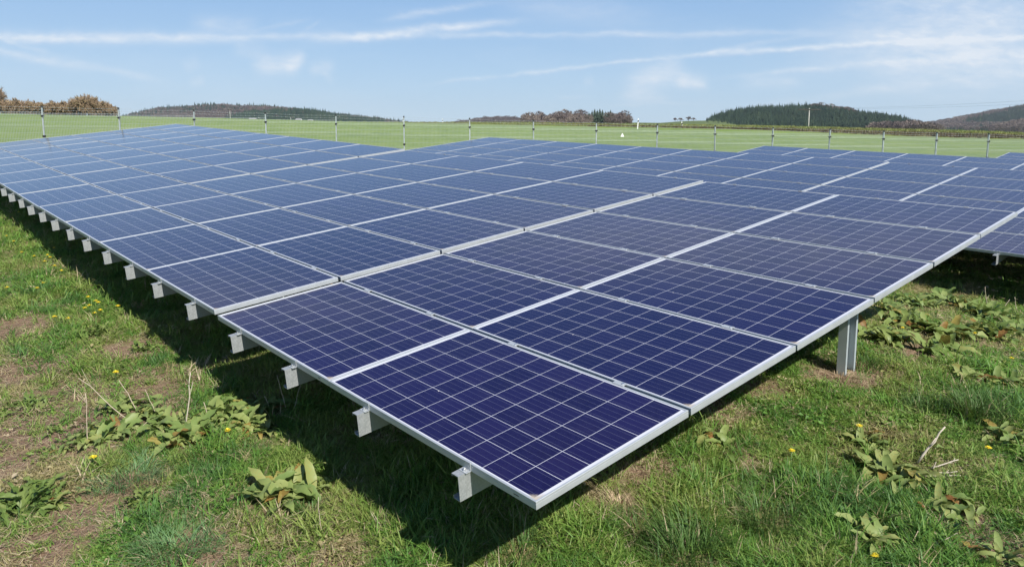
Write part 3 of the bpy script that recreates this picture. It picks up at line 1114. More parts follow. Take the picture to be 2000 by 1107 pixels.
def make_hill(name, sil, dist, front, tree_h, mat=None, base_row=262, back=None):
    """terrain whose crest, with trees on it, draws the given skyline; returns a height function"""
    sil = np.array(sil, float)
    xs = np.array([on_ground(p, dist)[0] for p in sil[:, 0]])
    zs = np.array([zpix(py, px, dist) for px, py in sil]) - tree_h
    y0, y1 = dist - front, dist + (back or front * .8)
    zb = -2.0
    step = max(8.0, (xs[-1] - xs[0]) / 60)
    gxs = np.arange(xs[0] - step, xs[-1] + step * 1.5, step)
    gys = np.linspace(y0, y1, 18)
    zcr = np.interp(gxs, xs, zs)

    def hf(x, y):
        xr = np.asarray(x) * dist / np.maximum(np.asarray(y), 1.0)
        zc = np.interp(xr, xs, zs)
        k = np.where(np.asarray(y) <= dist, sstep(y0 - .15 * front, dist, y), 1 - .8 * sstep(dist, y1, y))
        end = np.minimum(sstep(xs[0] - 2 * step, xs[0] + step, xr), 1 - sstep(xs[-1] - step, xs[-1] + 2 * step, xr))
        return zb + (zc - zb) * k * end + (1.5 if tree_h > 3 else .4) * (fbm(np.asarray(x) * .02, np.asarray(y) * .02, 5) - .5)
    V, F = [], []
    for j, yy_ in enumerate(gys):
        for i, xx in enumerate(gxs):
            xw = xx * yy_ / dist
            z = float(hf(xw, yy_))
            if i in (0, len(gxs) - 1) or j in (0, len(gys) - 1):
                z = min(z, zb - 1.0)
            V.append((xw, yy_, z))
    nx_ = len(gxs)
    for j in range(len(gys) - 1):
        for i in range(nx_ - 1):
            a = j * nx_ + i
            F.append((a, a + 1, a + nx_ + 1, a + nx_))
    me = bpy.data.meshes.new(name)
    me.from_pydata(V, [], F)
    me.materials.append(mat or M_HEATH)
    me.polygons.foreach_set('use_smooth', [True] * len(F))
    o = link(name, me)
    tag(o, kind='structure')
    return hf, (xs[0], xs[-1], y0, y1)


def sample(hf, px0, px1, ya, yb, n_, seed, mask=None):
    r = np.random.default_rng(seed)
    y = r.uniform(ya, yb, n_)
    u = r.uniform(px0, px1, n_)
    rr = (u - 1000) / FPX / math.cos(PITCH)
    x = rr * y * (math.cos(PITCH))        # near enough to the same bearing
    x = (u - 1000) / FPX * y * 1.0 / (math.cos(PITCH) - math.sin(PITCH) * (258 - 450) / FPX)
    z = hf(x, y)
    keep = np.ones(n_, bool) if mask is None else mask(u, x, y, z)
    return u[keep], x[keep], y[keep], z[keep]


def wood(name, hf, px0, px1, ya, yb, n_, seed, coll, hgt, tint, label, mask=None, wide=1.0, sink=0.3):
    u, x, y, z = sample(hf, px0, px1, ya, yb, n_, seed, mask)
    r = np.random.default_rng(seed + 1)
    k = len(x)
    h_ = hgt * np.clip(r.normal(1.0, .20, k), .5, 1.55)
    s = np.stack([h_ * wide * r.uniform(.9, 1.2, k), h_ * wide * r.uniform(.9, 1.2, k), h_], 1)
    tn = np.clip(tint + .5 * (fbm(x * .03, y * .03, seed, 2) - .5) * 2 + r.normal(0, .22, k), 0, 1)
    return scatter(name, np.stack([x, y, z - sink], 1), r.uniform(0, 6.28, k), s, tn, r.integers(0, 5, k), coll, label, 'wood')


# far hill on the left, bare woods with dark conifers on its crest and in front
hf1, _b = make_hill('hill', [(180, 240), (255, 226), (273, 221), (315, 212), (367, 209), (400, 206), (434, 205), (490, 208), (525, 208), (574, 213), (612, 218), (640, 223), (696, 227), (735, 232), (787, 239), (830, 246)], 2400, 700, 11)
wood('bare_wood', hf1, 200, 820, 1750, 2480, 5200, 11, C_PUFF, 11, .35, 'purple brown leafless woods covering the far left hill', wide=1.5)
cm = lambda u, x, y, z: (fbm(x * .006, y * .006, 31, 3) > .50) | ((y > 2300) & (fbm(x * .01, y * .01, 37) > .42))
wood('conifer_wood', hf1, 220, 800, 1800, 2460, 3600, 12, C_CON, 16, .2, 'dark conifers along the crest of the far left hill', mask=cm, wide=1.0)
hf1b, _b = make_hill('hill', [(430, 242), (470, 226), (500, 220), (560, 217), (600, 217), (640, 224), (670, 229), (720, 235), (770, 242)], 1700, 400, 12)
wood('mixed_wood', hf1b, 450, 750, 1340, 1760, 5000, 13, C_CON, 16, .3, 'dark green conifer wood behind the village roofs', wide=1.1)
wood('bare_wood', hf1b, 440, 760, 1320, 1740, 450, 14, C_PUFF, 11, .4, 'brown leafless trees among conifers behind the village roofs', wide=1.4)
# low hill in the middle distance
hf2, _b = make_hill('hill', [(850, 246), (880, 241), (910, 236), (935, 233), (960, 230), (990, 230), (1020, 232), (1060, 235), (1100, 240)], 2100, 350, 9)
wood('bare_wood', hf2, 860, 1090, 1780, 2150, 1900, 15, C_PUFF, 10, .35, 'low purple brown wooded hill left of the conifer clump', wide=1.5)
# copse with a clump of conifers
hf3, _b = make_hill('hill', [(985, 250), (1010, 246), (1100, 243), (1200, 243), (1240, 244), (1275, 250)], 640, 120, .5, M_PASTURE)
wood('bare_copse', hf3, 1022, 1150, 560, 660, 260, 16, C_PUFF, 8.6, .45, 'brown leafless copse left of the dark conifer clump', wide=1.25)
wood('bare_copse', hf3, 1188, 1230, 590, 650, 70, 17, C_PUFF, 8.0, .35, 'brown leafless copse right of the dark conifer clump', wide=1.25)
wood('dark_thicket', hf3, 1078, 1138, 545, 562, 60, 19, C_CON, 4.2, .75, 'olive evergreen thicket at the foot of the brown copse', wide=2.2)
# the clump itself: conifers one can count
CON_ME = [conifer_mesh(40 + i, 10) for i in range(3)]
M_CONS, t_, b_ = material('single_conifer_needles', (0.024, 0.046, 0.026), 0.85)
n1 = t_.noise(t_.new('ShaderNodeNewGeometry').outputs['Position'], 0.5, 4.0)
t_.l.new(t_.mix(n1, (0.014, 0.030, 0.018), (0.042, 0.068, 0.034)), b_.inputs['Base Color'])
for me in CON_ME:
    me.materials[0] = M_CONS
CLUMP = [(1150, 219), (1156, 216), (1161, 213), (1166, 214.5), (1171, 212.5), (1176, 215), (1182, 217.5), (1187, 218), (1192, 215), (1196, 219), (1143, 222), (1199, 224)]
CL_TXT = ['leftmost of the main spires', 'second spire from the left', 'tall spire left of the highest', 'spire beside the highest one', 'highest spire', 'spire right of the highest',
          'blunt spire in the middle dip', 'lower spire right of the dip', 'tall spire near the right end', 'spire at the right end', 'low outlier at the far left', 'lowest outlier at the far right']
for i, ((px, pt), tx) in enumerate(zip(CLUMP, CL_TXT)):
    dist = 600 + 12 * ((i * 7) % 5)
    x, y = on_ground(px, dist)
    zg = float(hf3(x, y))
    zt = zpix(pt, px, dist)
    o = link('conifer_tree', CON_ME[i % 3])
    o.location = (x, y, zg - .2)
    s = zt - zg + .2
    o.scale = (s * 1.75, s * 1.75, s)
    o.rotation_euler = (0, 0, i * 1.3)
    tag(o, 'dark conifer in the clump on the brown copse, ' + tx, 'tree', 'conifers standing out of the copse')
# green hill with four bare trees
hf4, _b = make_hill('hill', [(1120, 250), (1170, 241), (1235, 240), (1290, 240.5), (1320, 238), (1345, 236.5), (1375, 236), (1420, 237), (1470, 250)], 900, 300, 0.0, M_PASTURE)
TREES4 = [(1318, 229.5, 1.0, 'slim bare tree, leftmost of four on the green ridge'), (1327.5, 230, 1.25, 'spreading bare tree, second of four on the green ridge'),
          (1344, 226.5, 1.05, 'tallest bare tree, third of four on the green ridge'), (1354, 229.5, 1.5, 'broad bare tree, rightmost of four on the green ridge')]
M_BARE1, t_, b_ = material('twigs', (0.20, 0.155, 0.135), 0.9)
for i, (px, pt, wd, lab) in enumerate(TREES4):
    x, y = on_ground(px, 890)
    zg = float(hf4(x, y))
    s = zpix(pt, px, 890) - zg
    m = MB()
    r = np.random.default_rng(60 + i)
    for _ in range(3):
        branch_tree(m, r, Vector((0, 0, .10)), Vector((r.normal() * .35, r.normal() * .35, 1)).normalized(), .30, .020, 3, None, 0, .66, .12, .014, 11, .1)
    m.tube([(0, 0, -.05), (0, 0, .14)], [.035, .025], 6, 1)
    zm = max(v[2] for v in m.v)
    crown = MB()
    tr = MB()
    m.v = [(x_ / zm * wd, y_ / zm * wd, z_ / zm) for x_, y_, z_ in m.v]
    root = bpy.data.objects.new('bare_tree', None)
    COL.objects.link(root)
    root.location = (x, y, zg)
    root.scale = (s, s, s)
    tag(root, lab, 'tree', 'bare trees on the green ridge')
    for nm, sel in (('crown', 0), ('trunk', 1)):
        mm = MB()
        mm.v = list(m.v)
        mm.f = [f_ for f_, q_ in zip(m.f, m.m) if q_ == sel]
        mm.m = [0] * len(mm.f)
        mm.c = [None] * len(mm.f)
        link(nm, mm.mesh(nm, M_BARE1 if sel == 0 else M_TRUNK), root)
for i, (px, lab) in enumerate([(1319, 'small dark shrub under the slim bare tree'), (1322, 'low dark bush on the slope below the bare trees'), (1352, 'low dark bush right of the crooked marker post')]):
    pass
# conifer plantation
hf5, _b = make_hill('hill', [(1340, 256), (1366, 247), (1380, 235), (1396, 226), (1425, 217), (1465, 212), (1500, 209.5), (1540, 208), (1580, 207.5), (1610, 209), (1640, 213), (1680, 220), (1720, 224), (1755, 230), (1785, 240), (1812, 250), (1850, 258)], 1050, 270, 11)
wood('conifer_wood', hf5, 1378, 1800, 795, 1090, 8200, 21, C_CON, 11.5, .35, 'dark green conifer plantation on the hill behind the utility pole',
     mask=lambda u, x, y, z: ~((u > 1575) & (u < 1660) & (y > 1020) & (fbm(x * .05, y * .05, 3) > .35)), wide=.95)
wood('bare_wood', hf5, 1575, 1668, 1020, 1080, 420, 22, C_PUFF, 10.5, .55, 'brown leafless trees on the crown of the conifer hill', wide=1.4)
hf5b, _b = make_hill('hill', [(1660, 262), (1700, 257), (1760, 253), (1800, 254), (1850, 262)], 760, 90, 3, M_HEATH)
wood('bare_scrub', hf5b, 1700, 1830, 680, 790, 900, 23, C_PUFF, 8.5, .5, 'grey brown leafless scrub at the right foot of the conifer hill', wide=1.7)
# far right hill
hf6, _b = make_hill('hill', [(1740, 256), (1790, 246), (1815, 241), (1840, 236), (1880, 229), (1920, 221), (1960, 214), (2000, 207), (2100, 194), (2200, 188), (2350, 190), (2500, 210)], 2600, 900, 11)
in6 = lambda u, x, y, z: (((u - 1960) / 75) ** 2 + ((y - 2100) / 190) ** 2 < 1.0) | (fbm(x * .008, y * .008, 44) > .66)
wood('bare_wood', hf6, 1770, 2330, 1750, 2680, 7000, 24, C_PUFF, 12, .55, 'purple brown leafless woods on the far right hill', wide=1.6, mask=lambda u, x, y, z: ~in6(u, x, y, z))
wood('conifer_wood', hf6, 1800, 2330, 1750, 2680, 8000, 25, C_CON, 16, .15, 'dark conifer belt on the far right hill', mask=in6, wide=1.1)
hf6b, _b = make_hill('hill', [(1880, 262), (1930, 250), (1975, 240), (2020, 234), (2100, 230), (2220, 238)], 1500, 300, 8)
wood('bare_wood', hf6b, 1890, 2190, 1250, 1540, 1500, 26, C_PUFF, 10, .6, 'nearer brown leafless rise at the right edge', wide=1.6)
wood('conifer_wood', hf6b, 1800, 1935, 1230, 1330, 420, 27, C_CON, 10, .35, 'small dark conifer belt before the far right hill', wide=1.1)

# hedge on the crest of the meadow, each shrub its own
def shrub(px, pt, wpx, lab, seed, dist=104, dense=1.0, tall=False, name='hedge_shrub', cat='shrub', group='budding shrubs in the meadow hedge'):
    x, y = on_ground(px, dist)
    zg = float(height(x, y))
    hgt = max(1.0, zpix(pt, px, dist) - zg)
    wdt = wpx / FPX * dist
    r = np.random.default_rng(seed)
    m = MB()
    nst = int(20 * dense) if not tall else 9
    tn = lambda q: float(np.clip(q.normal(.55 if not tall else .2, .25), 0, 1))
    for _ in range(nst):
        a = r.uniform(0, 6.28)
        off = Vector((math.cos(a), math.sin(a) * .7, 0)) * wdt * .38 * math.sqrt(r.uniform(0, 1))
        lean = Vector((off.x / wdt * 1.0 + r.normal() * .25, off.y / wdt * 1.0 + r.normal() * .25, 1)).normalized()
        hh = hgt * r.uniform(.6, 1.0) * (1 - .35 * (off.length / (wdt * .5)) ** 2)
        branch_tree(m, r, off, lean, hh * .36, .025 if not tall else .06, 3, None, 0, .68, hgt * .10, .034, 16, .10, tn)
    if not tall:
        for _ in range(900):
            a, f = r.uniform(0, 6.28), r.uniform(0, 1) ** 1.3
            rr = wdt * .5 * math.sqrt(r.uniform(0, 1))
            c = Vector((math.cos(a) * rr, math.sin(a) * rr * .7, hgt * .62 * f))
            d2 = Vector((r.normal(), r.normal(), abs(r.normal()) + .3)).normalized()
            sd = d2.orthogonal().normalized()
            sd.rotate(Matrix.Rotation(r.uniform(0, 6.28), 3, d2))
            m.add([c - sd * .04, c + sd * .04, c + d2 * hgt * .14], [(0, 1, 2)], 0, tn(r) * (.45 + .5 * f))
    zm = np.quantile([v[2] for v in m.v], .995)
    xm = np.quantile([abs(v[0]) for v in m.v], .98)
    kx = wdt / 2 / xm
    m.v = [(a_ * kx, b_ * kx, c_ * hgt / zm - .1) for a_, b_, c_ in m.v]
    root = bpy.data.objects.new(name, None)
    COL.objects.link(root)
    root.location = (x, y, zg)
    tag(root, lab, cat, group)
    for nm, sel in (('crown', 0), ('stems' if not tall else 'trunk', 1)):
        mm = MB()
        mm.v = list(m.v)
        idx = [i for i, q_ in enumerate(m.m) if q_ == sel]
        mm.f = [m.f[i] for i in idx]
        mm.m = [0] * len(idx)
        mm.c = [m.c[i] if sel == 0 else None for i in idx]
        link(nm, mm.mesh(nm, M_HEDGE if sel == 0 else M_TRUNK), root)


shrub(-12, 163, 66, 'tall grey leafless tree cut by the left edge, above the hedge', 71, 112, 1.0, True, 'bare_tree', 'tree', 'leafless trees at the hedge')
shrub(-50, 195, 60, 'brown shrub at the left end under the tall leafless tree', 72)
shrub(5, 196, 52, 'rusty shrub right beside the tall leafless tree', 73)
shrub(40, 194, 44, 'pale brown shrub with thin twigs left of the first fence post', 74)
shrub(70, 198, 40, 'low brown shrub just left of the first fence post', 75)
shrub(104, 198, 44, 'even orange brown shrub right of the first fence post', 76)
shrub(133, 199, 40, 'low brown shrub left of the big bush', 77)
shrub(168, 187, 56, 'biggest orange brown bush with high twigs', 78, dense=1.3)
shrub(196, 196, 44, 'dark brown bush leaning right of the biggest bush', 79)
shrub(216, 205, 30, 'low rusty shrub ending the hedge by the second fence post', 80)


# farm buildings of the far village
def farmhouse(px, pyb, wpx, hpx, lab, roof, wallc, dist=1150):
    x, y = on_ground(px, dist)
    z = zpix(pyb, px, dist)
    wd, hh = wpx / FPX * dist, hpx / FPX * dist
    root = bpy.data.objects.new('farm_building', None)
    COL.objects.link(root)
    root.location = (x, y, z)
    tag(root, lab, 'building', 'far village buildings')
    m = MB()
    d_, we = 9.0, hh * .58
    m.add([(-wd / 2, 0, -8), (wd / 2, 0, -8), (wd / 2, d_, -8), (-wd / 2, d_, -8), (-wd / 2, 0, we), (wd / 2, 0, we), (wd / 2, d_, we), (-wd / 2, d_, we), (-wd / 2, d_ / 2, hh), (wd / 2, d_ / 2, hh)],
          [(0, 1, 5, 4), (1, 2, 6, 9, 5), (2, 3, 7, 6), (3, 0, 4, 8, 7)])
    link('wall', m.mesh('wall', wallc), root)
    m = MB()
    o_ = .4
    m.add([(-wd / 2 - o_, -o_, we - .1), (wd / 2 + o_, -o_, we - .1), (wd / 2 + o_, d_ / 2, hh + .2), (-wd / 2 - o_, d_ / 2, hh + .2), (wd / 2 + o_, d_ + o_, we - .1), (-wd / 2 - o_, d_ + o_, we - .1),
           (-wd / 2 - o_, -o_, we - .35), (wd / 2 + o_, -o_, we - .35), (wd / 2 + o_, d_ + o_, we - .35), (-wd / 2 - o_, d_ + o_, we - .35)],
          [(0, 1, 2, 3), (3, 2, 4, 5), (6, 7, 1, 0), (8, 9, 5, 4)])
    link('roof', m.mesh('roof', roof), root)
    m = MB()
    for k in range(3):
        cx = -wd / 2 + wd * (k + .5) / 3
        m.box(cx - .5, cx + .5, -.08, .02, we * .35, we * .75)
    link('window_row', m.mesh('window_row', M_GLASS), root)


M_ROOFG, *_ = material('grey_roof', (0.30, 0.29, 0.29), 0.8)
M_ROOFD, *_ = material('dark_roof', (0.14, 0.11, 0.10), 0.8)
M_WALL, *_ = material('pale_render', (0.70, 0.69, 0.66), 0.9)
M_WALL2, *_ = material('cream_render', (0.55, 0.52, 0.45), 0.9)
M_GLASS, *_ = material('window_glass', (0.05, 0.06, 0.07), 0.1)
farmhouse(425, 237, 10, 3.6, 'pale barn at the left end of the far village', M_ROOFG, M_WALL2)
farmhouse(440, 236.5, 7, 3.4, 'white house right of the pale barn in the far village', M_ROOFD, M_WALL)
farmhouse(465, 237, 9, 3.6, 'white house with dark roof left of a marker post', M_ROOFD, M_WALL)
farmhouse(493, 236, 13, 5, 'largest grey roofed barn of the far village', M_ROOFG, M_WALL2)
farmhouse(526, 237, 9, 3.4, 'low white shed right of the largest barn', M_ROOFG, M_WALL)
farmhouse(543, 237, 8, 3.6, 'white cottage between the two small marker posts', M_ROOFD, M_WALL)
farmhouse(583, 236.5, 10, 4.4, 'grey roofed house right of the second small marker post', M_ROOFG, M_WALL)
farmhouse(606, 237, 8, 3.2, 'low pale shed near the right end of the village', M_ROOFG, M_WALL)


def utility_pole(px, pyt, pyb, dist, arm_px, lab):
    x, y = on_ground(px, dist)
    zt, zb = zpix(pyt, px, dist), zpix(pyb, px, dist)
    root = bpy.data.objects.new('utility_pole', None)
    COL.objects.link(root)
    root.location = (x, y, zb)
    tag(root, lab, 'utility pole', 'power line poles')
    m = MB()
    h_ = zt - zb
    m.tube([(0, 0, -3), (0, 0, h_)], [.24, .15], 10)
    link('shaft', m.mesh('shaft', M_POLE, True), root)
    a_ = arm_px / FPX * dist / 2
    m = MB()
    m.box(-a_, a_, -.32, -.12, h_ - .74, h_ - .36)
    for s_ in (-1, 1):
        m.tube([(s_ * a_ * .55, -.2, h_ - .55), (0, -.15, h_ - 1.5)], .05, 5)
    link('crossarm', m.mesh('crossarm', M_DARKWOOD), root)
    pts = []
    for s_ in (-.95, -.35, .35, .95):
        m = MB()
        m.tube([(s_ * a_, -.22, h_ - .40), (s_ * a_, -.22, h_ - .12)], [.06, .12], 8)
        m.tube([(s_ * a_, -.22, h_ - .12), (s_ * a_, -.22, h_ - .02)], [.12, .07], 8)
        link('insulator', m.mesh('insulator', M_DARKWOOD), root)
        pts.append(Vector((x + s_ * a_, y - .22, zb + h_ - .02)))
    return pts


pp = utility_pole(1578.5, 211.5, 256, 300, 44, 'pale concrete utility pole with a wide crossarm before the conifer hill')
utility_pole(451, 213.5, 236, 640, 7, 'small utility pole standing out against the far left hill')
for i, (p_, (ex_, ey_)) in enumerate(zip((pp[0], pp[3]), ((2000, 187.5), (2000, 193.5)))):
    dr = ray(ex_, ey_)
    k = 210 / dr[1]
    q_ = Vector(dr * k) + Vector((0, 0, ZC))
    q_ = p_ + (q_ - p_) * 1.6
    m = MB()
    pts = []
    for j in range(25):
        s_ = j / 24
        c_ = p_.lerp(q_, s_)
        c_.z -= 4 * s_ * (1 - s_) * 1.5
        pts.append(c_)
    m.tube(pts, .022, 4)
    o = link('power_cable', m.mesh('power_cable', M_CABLE))
    tag(o, ('upper' if i == 0 else 'lower') + ' thin power cable running from the concrete pole out to the right', 'cable', 'power cables')


# rough bank at the end of the meadow
def blade_tuft(seed, nb=14, h=.10, spread=.05, wdt=.0032, segs=3, lean=.6):
    r = np.random.default_rng(seed)
    m = MB()
    for _ in range(nb):
        a = r.uniform(0, 6.28)
        b0 = Vector((math.cos(r.uniform(0, 6.28)), math.sin(r.uniform(0, 6.28)), 0)) * spread * math.sqrt(r.uniform(0, 1))
        hh = h * r.uniform(.5, 1.15)
        ln = lean * r.uniform(.25, 1.3)
        dv = Vector((math.cos(a), math.sin(a), 0))
        sd = Vector((-math.sin(a), math.cos(a), 0))
        vs, fs = [], []
        for k in range(segs + 1):
            t_ = k / segs
            p = b0 + dv * (hh * ln * t_ ** 1.8) + Vector((0, 0, hh * (t_ - .35 * ln * t_ * t_)))
            ww = wdt * (1 - t_) ** .7 * r.uniform(.85, 1.15)
            if k == segs:
                vs.append(p)
            else:
                vs += [p - sd * ww, p + sd * ww]
        for k in range(segs - 1):
            fs.append((2 * k, 2 * k + 1, 2 * k + 3, 2 * k + 2))
        fs.append((2 * segs - 2, 2 * segs - 1, 2 * segs))
        m.add(vs, fs)
    return m


C_BANK = proto_coll('bank_tuft_kinds', [blade_tuft(i, 26, .42, .35, .035, 2, .8).mesh('bank_tuft', M_BANK) for i in range(5)])
r = np.random.default_rng(5)
n_ = 9000
u = r.uniform(-0.24, 1.0, n_)
y = 124 - (23 + 9 * sstep(.25, .6, u)) * r.uniform(0, 1, n_)
x = u * y
keep = r.uniform(0, 1, n_) < sstep(-.26, 0.05, u) * (.45 + .9 * fbm(x * .12, y * .4, 8))
x, y, u = x[keep], y[keep], u[keep]
sc_ = r.uniform(.5, 1.3, len(x)) * (.35 + .65 * sstep(-.2, .35, u))
scatter('rough_grass', np.stack([x, y, height(x, y) - .03], 1), r.uniform(0, 6.28, len(x)), sc_,
        np.clip(fbm(x * .10, y * .35, 19) * 1.4 - .02 + r.normal(0, .14, len(x)) - .55 * (y < 103.5) * (u > .1), 0, 1), r.integers(0, 5, len(x)), C_BANK, 'rough olive and brown grass bank along the far edge of the meadow', 'grass')

# ------------------------------------------------------------------ turf near by
GR = [blade_tuft(100 + i, 13, .050, .055, .0031, 3, 1.4).mesh('tuft', M_GRASS) for i in range(4)] + \
     [blade_tuft(110 + i, 12, .115, .055, .0040, 4, 1.25).mesh('tuft', M_GRASS) for i in range(3)]


def leaflet_tuft(seed):
    r = np.random.default_rng(seed)
    m = MB()
    for _ in range(11):
        a = r.uniform(0, 6.28)
        d_ = Vector((math.cos(a), math.sin(a), 0))
        s_ = Vector((-math.sin(a), math.cos(a), 0))
        ln = r.uniform(.014, .034)
        z0 = r.uniform(.008, .035)
        c = d_ * r.uniform(.005, .05) + Vector((0, 0, z0))
        wd = ln * r.uniform(.22, .4)
        m.add([c, c + d_ * ln * .5 + s_ * wd + Vector((0, 0, .008)), c + d_ * ln + Vector((0, 0, r.uniform(-.01, .012))), c + d_ * ln * .5 - s_ * wd + Vector((0, 0, .008))], [(0, 1, 2), (0, 2, 3)])
    return m.mesh('tuft', M_GRASS)


GR += [leaflet_tuft(130 + i) for i in range(3)]


def straw_tuft(seed):
    r = np.random.default_rng(seed)
    m = MB()
    for _ in range(7):
        a = r.uniform(0, 6.28)
        d_ = Vector((math.cos(a), math.sin(a), r.uniform(-.05, .25)))
        s_ = Vector((-math.sin(a), math.cos(a), 0)) * .0016
        c = Vector((r.normal() * .04, r.normal() * .04, r.uniform(.006, .02)))
        ln = r.uniform(.03, .09)
        m.add([c - s_, c + s_, c + d_ * ln], [(0, 1, 2)])
    return m.mesh('tuft', M_GRASS)


GR += [straw_tuft(140 + i) for i in range(2)]
C_GR = proto_coll('turf_kinds', GR)      # 0-3 short, 4-6 long, 7-9 small leaves, 10-11 straw


def turf_points(n_, seed, rmin=2.3, rmax=26.0):
    r = np.random.default_rng(seed)
    # density falls with distance so that the picture stays evenly covered
    f = r.uniform(0, 1, n_)
    rad = rmin * (rmax / rmin) ** f
    th = r.uniform(math.radians(-54), math.radians(62), n_)
    x, y = rad * np.sin(th), rad * np.cos(th)
    rx, ry = x - CORNER[0], y - CORNER[1]
    X = rx * XH[0] + ry * XH[1]
    Y = rx * YH[0] + ry * YH[1]
    under = (X > 2.2) & (X < 24) & (Y > 1.9) & (Y < 7)
    back = ((Y > 8.9) & (X > -12)) & ~((Y < 12.2) & (X > -7) & (X < 4.5))
    keep = ~under & ~back & (y < 24)
    keep &= ~((Y > 6) & (X > 3))
    return x[keep], y[keep], X[keep], Y[keep], rad[keep]


CLEAR = []
# ------------------------------------------------------------------ weeds one can count
def leaf(m, r, base, az, elev, ln, wd, curl, tint, ns=6, wavy=.12, jag=False):
    d_ = Vector((math.cos(az), math.sin(az), 0))
    s_ = Vector((-math.sin(az), math.cos(az), 0))
    vs = []
    p = Vector(base)
    e_ = elev
    roll = r.normal(0, .25)
    for k in range(ns + 1):
        t_ = k / ns
        w_ = wd * (math.sin(math.pi * min(1, t_ * .93 + .05)) ** .75) * (0.25 if t_ < .12 else 1)
        if k == ns:
            w_ = wd * .04
        if jag and k % 2 == 1:
            w_ *= .35
        dd_ = d_ * math.cos(e_) + Vector((0, 0, math.sin(e_)))
        nn = (Vector((0, 0, 1)) * math.cos(e_) - d_ * math.sin(e_))
        wv = wavy * wd * math.sin(k * 2.1 + az * 3)
        sd = s_ * math.cos(roll) + nn * math.sin(roll)
        vs += [p - sd * w_ + nn * (w_ * .35 + wv), p.copy(), p + sd * w_ + nn * (w_ * .35 - wv)]
        p = p + dd_ * (ln / ns)
        e_ -= curl / ns
    fs = []
    for k in range(ns):
        a = 3 * k
        fs += [(a, a + 1, a + 4, a + 3), (a + 1, a + 2, a + 5, a + 4)]
    m.add(vs, fs, 0, tint)


def dock(px, py, size, nl, lab, seed, group, tone=.6, name='dock_plant', upright=1.0):
    x, y, z = hit(px, py)
    r = np.random.default_rng(seed)
    m = MB()
    nl = int(nl * 3.4)
    size = size * .72
    CLEAR.append((x, y, size * .75))
    for i in range(nl):
        ln = size * r.uniform(.45, 1.0)
        az = 6.28 * i / nl * 2.6 + r.normal(0, .4)
        el = r.uniform(.45, 1.30) * upright
        tn = float(np.clip(r.normal(tone, .16), .26, 1)) if r.uniform() > .10 else float(r.uniform(.0, .2))
        leaf(m, r, (r.normal() * size * .30, r.normal() * size * .30, .004), az, el, ln, ln * r.uniform(.11, .17), r.uniform(.8, 2.4), tn, 9, .22)
    o = link(name, m.mesh(name, M_DOCK, True))
    o.location = (x, y, z)
    tag(o, lab, 'dock plant', group)
    return o


GL, GRR = 'dock plants left of the front table', 'dock plants right of the front table'
dock(558, 968, .34, 26, 'big single dock plant with upright leaves beside the shadow edge', 201, GL, .45, upright=1.1)
dock(180, 862, .24, 15, 'left end dock plant of the clump, with one orange leaf', 202, GL, .5)
dock(228, 852, .24, 14, 'dock plant second from the left in the clump', 203, GL, .5)
dock(238, 800, .25, 14, 'dock plant at the back left of the clump, on pale soil', 204, GL, .55)
dock(285, 815, .22, 12, 'dock plant behind the tall dry stalk, left side', 205, GL, .55)
dock(325, 835, .27, 16, 'dock plant in the middle of the clump', 206, GL, .5)
dock(362, 862, .28, 18, 'dock plant at the front of the clump, under the tall stalk', 207, GL, .5)
dock(400, 845, .28, 17, 'large leaved dock plant right of the tall stalk', 208, GL, .55)
dock(440, 815, .28, 16, 'dock plant at the back right of the clump', 209, GL, .5)
dock(478, 832, .26, 16, 'dock plant near the right end of the clump', 210, GL, .45)
dock(508, 843, .20, 10, 'yellowing dock plant where the clump meets the shadow', 211, GL, .3)
dock(545, 800, .24, 12, 'dim dock plant in the shade under the table edge', 212, GL, .75)
dock(470, 795, .22, 10, 'upright dock leaves on the shadow line behind the clump', 213, GL, .7)
dock(105, 992, .18, 7, 'small dock plant beside the bushy weed at the left edge', 214, GL, .4)
dock(123, 882, .12, 5, 'tiny round leaved dock plant left of the clump', 215, GL, .6)
dock(1395, 868, .22, 9, 'dock plant alone under the right edge of the panels', 216, GRR, .55)
dock(1698, 872, .20, 11, 'dock plant behind the one with bleached stalks', 217, GRR, .45)
dock(1745, 938, .30, 18, 'red veined dock plant at the foot of the bleached stalks', 218, GRR, .4)
dock(1712, 1058, .26, 10, 'dock plant with pale leaves at the bottom right', 219, GRR, .42)
dock(1862, 1004, .24, 10, 'dock plant by the bare soil near the right corner', 220, GRR, .4)
dock(1622, 930, .13, 4, 'dock seedling with two leaves in the middle of the turf', 221, GRR, .4)
dock(1975, 862, .24, 10, 'dock plant cut by the right edge below the dark tussock', 222, GRR, .5)
dock(1955, 1100, .22, 8, 'dock plant cut by the bottom edge at the right corner', 223, GRR, .5)
dock(1890, 745, .26, 12, 'pale dock plant just above the dark tussock', 224, GRR, .45)
dock(1962, 750, .24, 10, 'dock plant above the dark tussock at the right edge', 225, GRR, .5)
RC = [(1722, 603, 'leftmost back plant'), (1752, 618, 'second plant of the back line'), (1790, 598, 'plant in the middle of the back line'), (1838, 590, 'largest leaved plant of the back line'),
      (1878, 602, 'plant of the back line nearest the shade'), (1925, 618, 'plant at the right of the back line'), (1770, 640, 'left plant of the middle line'), (1812, 652, 'middle plant of the middle line'),
      (1850, 660, 'plant below the largest leaved one'), (1895, 655, 'broad plant of the middle line'), (1940, 662, 'right plant of the middle line'), (1985, 655, 'plant cut by the right edge'),
      (1738, 668, 'front left plant standing alone'), (1690, 655, 'plant nearest the steel post'), (1830, 690, 'lowest plant in front'), (1960, 630, 'tall plant against the shade at right')]
for i, (px, py, tx) in enumerate(RC):
    dock(px, py, .36, 15, 'dock in the bed behind the steel post, ' + tx, 230 + i, 'dock bed before the second row', .55)


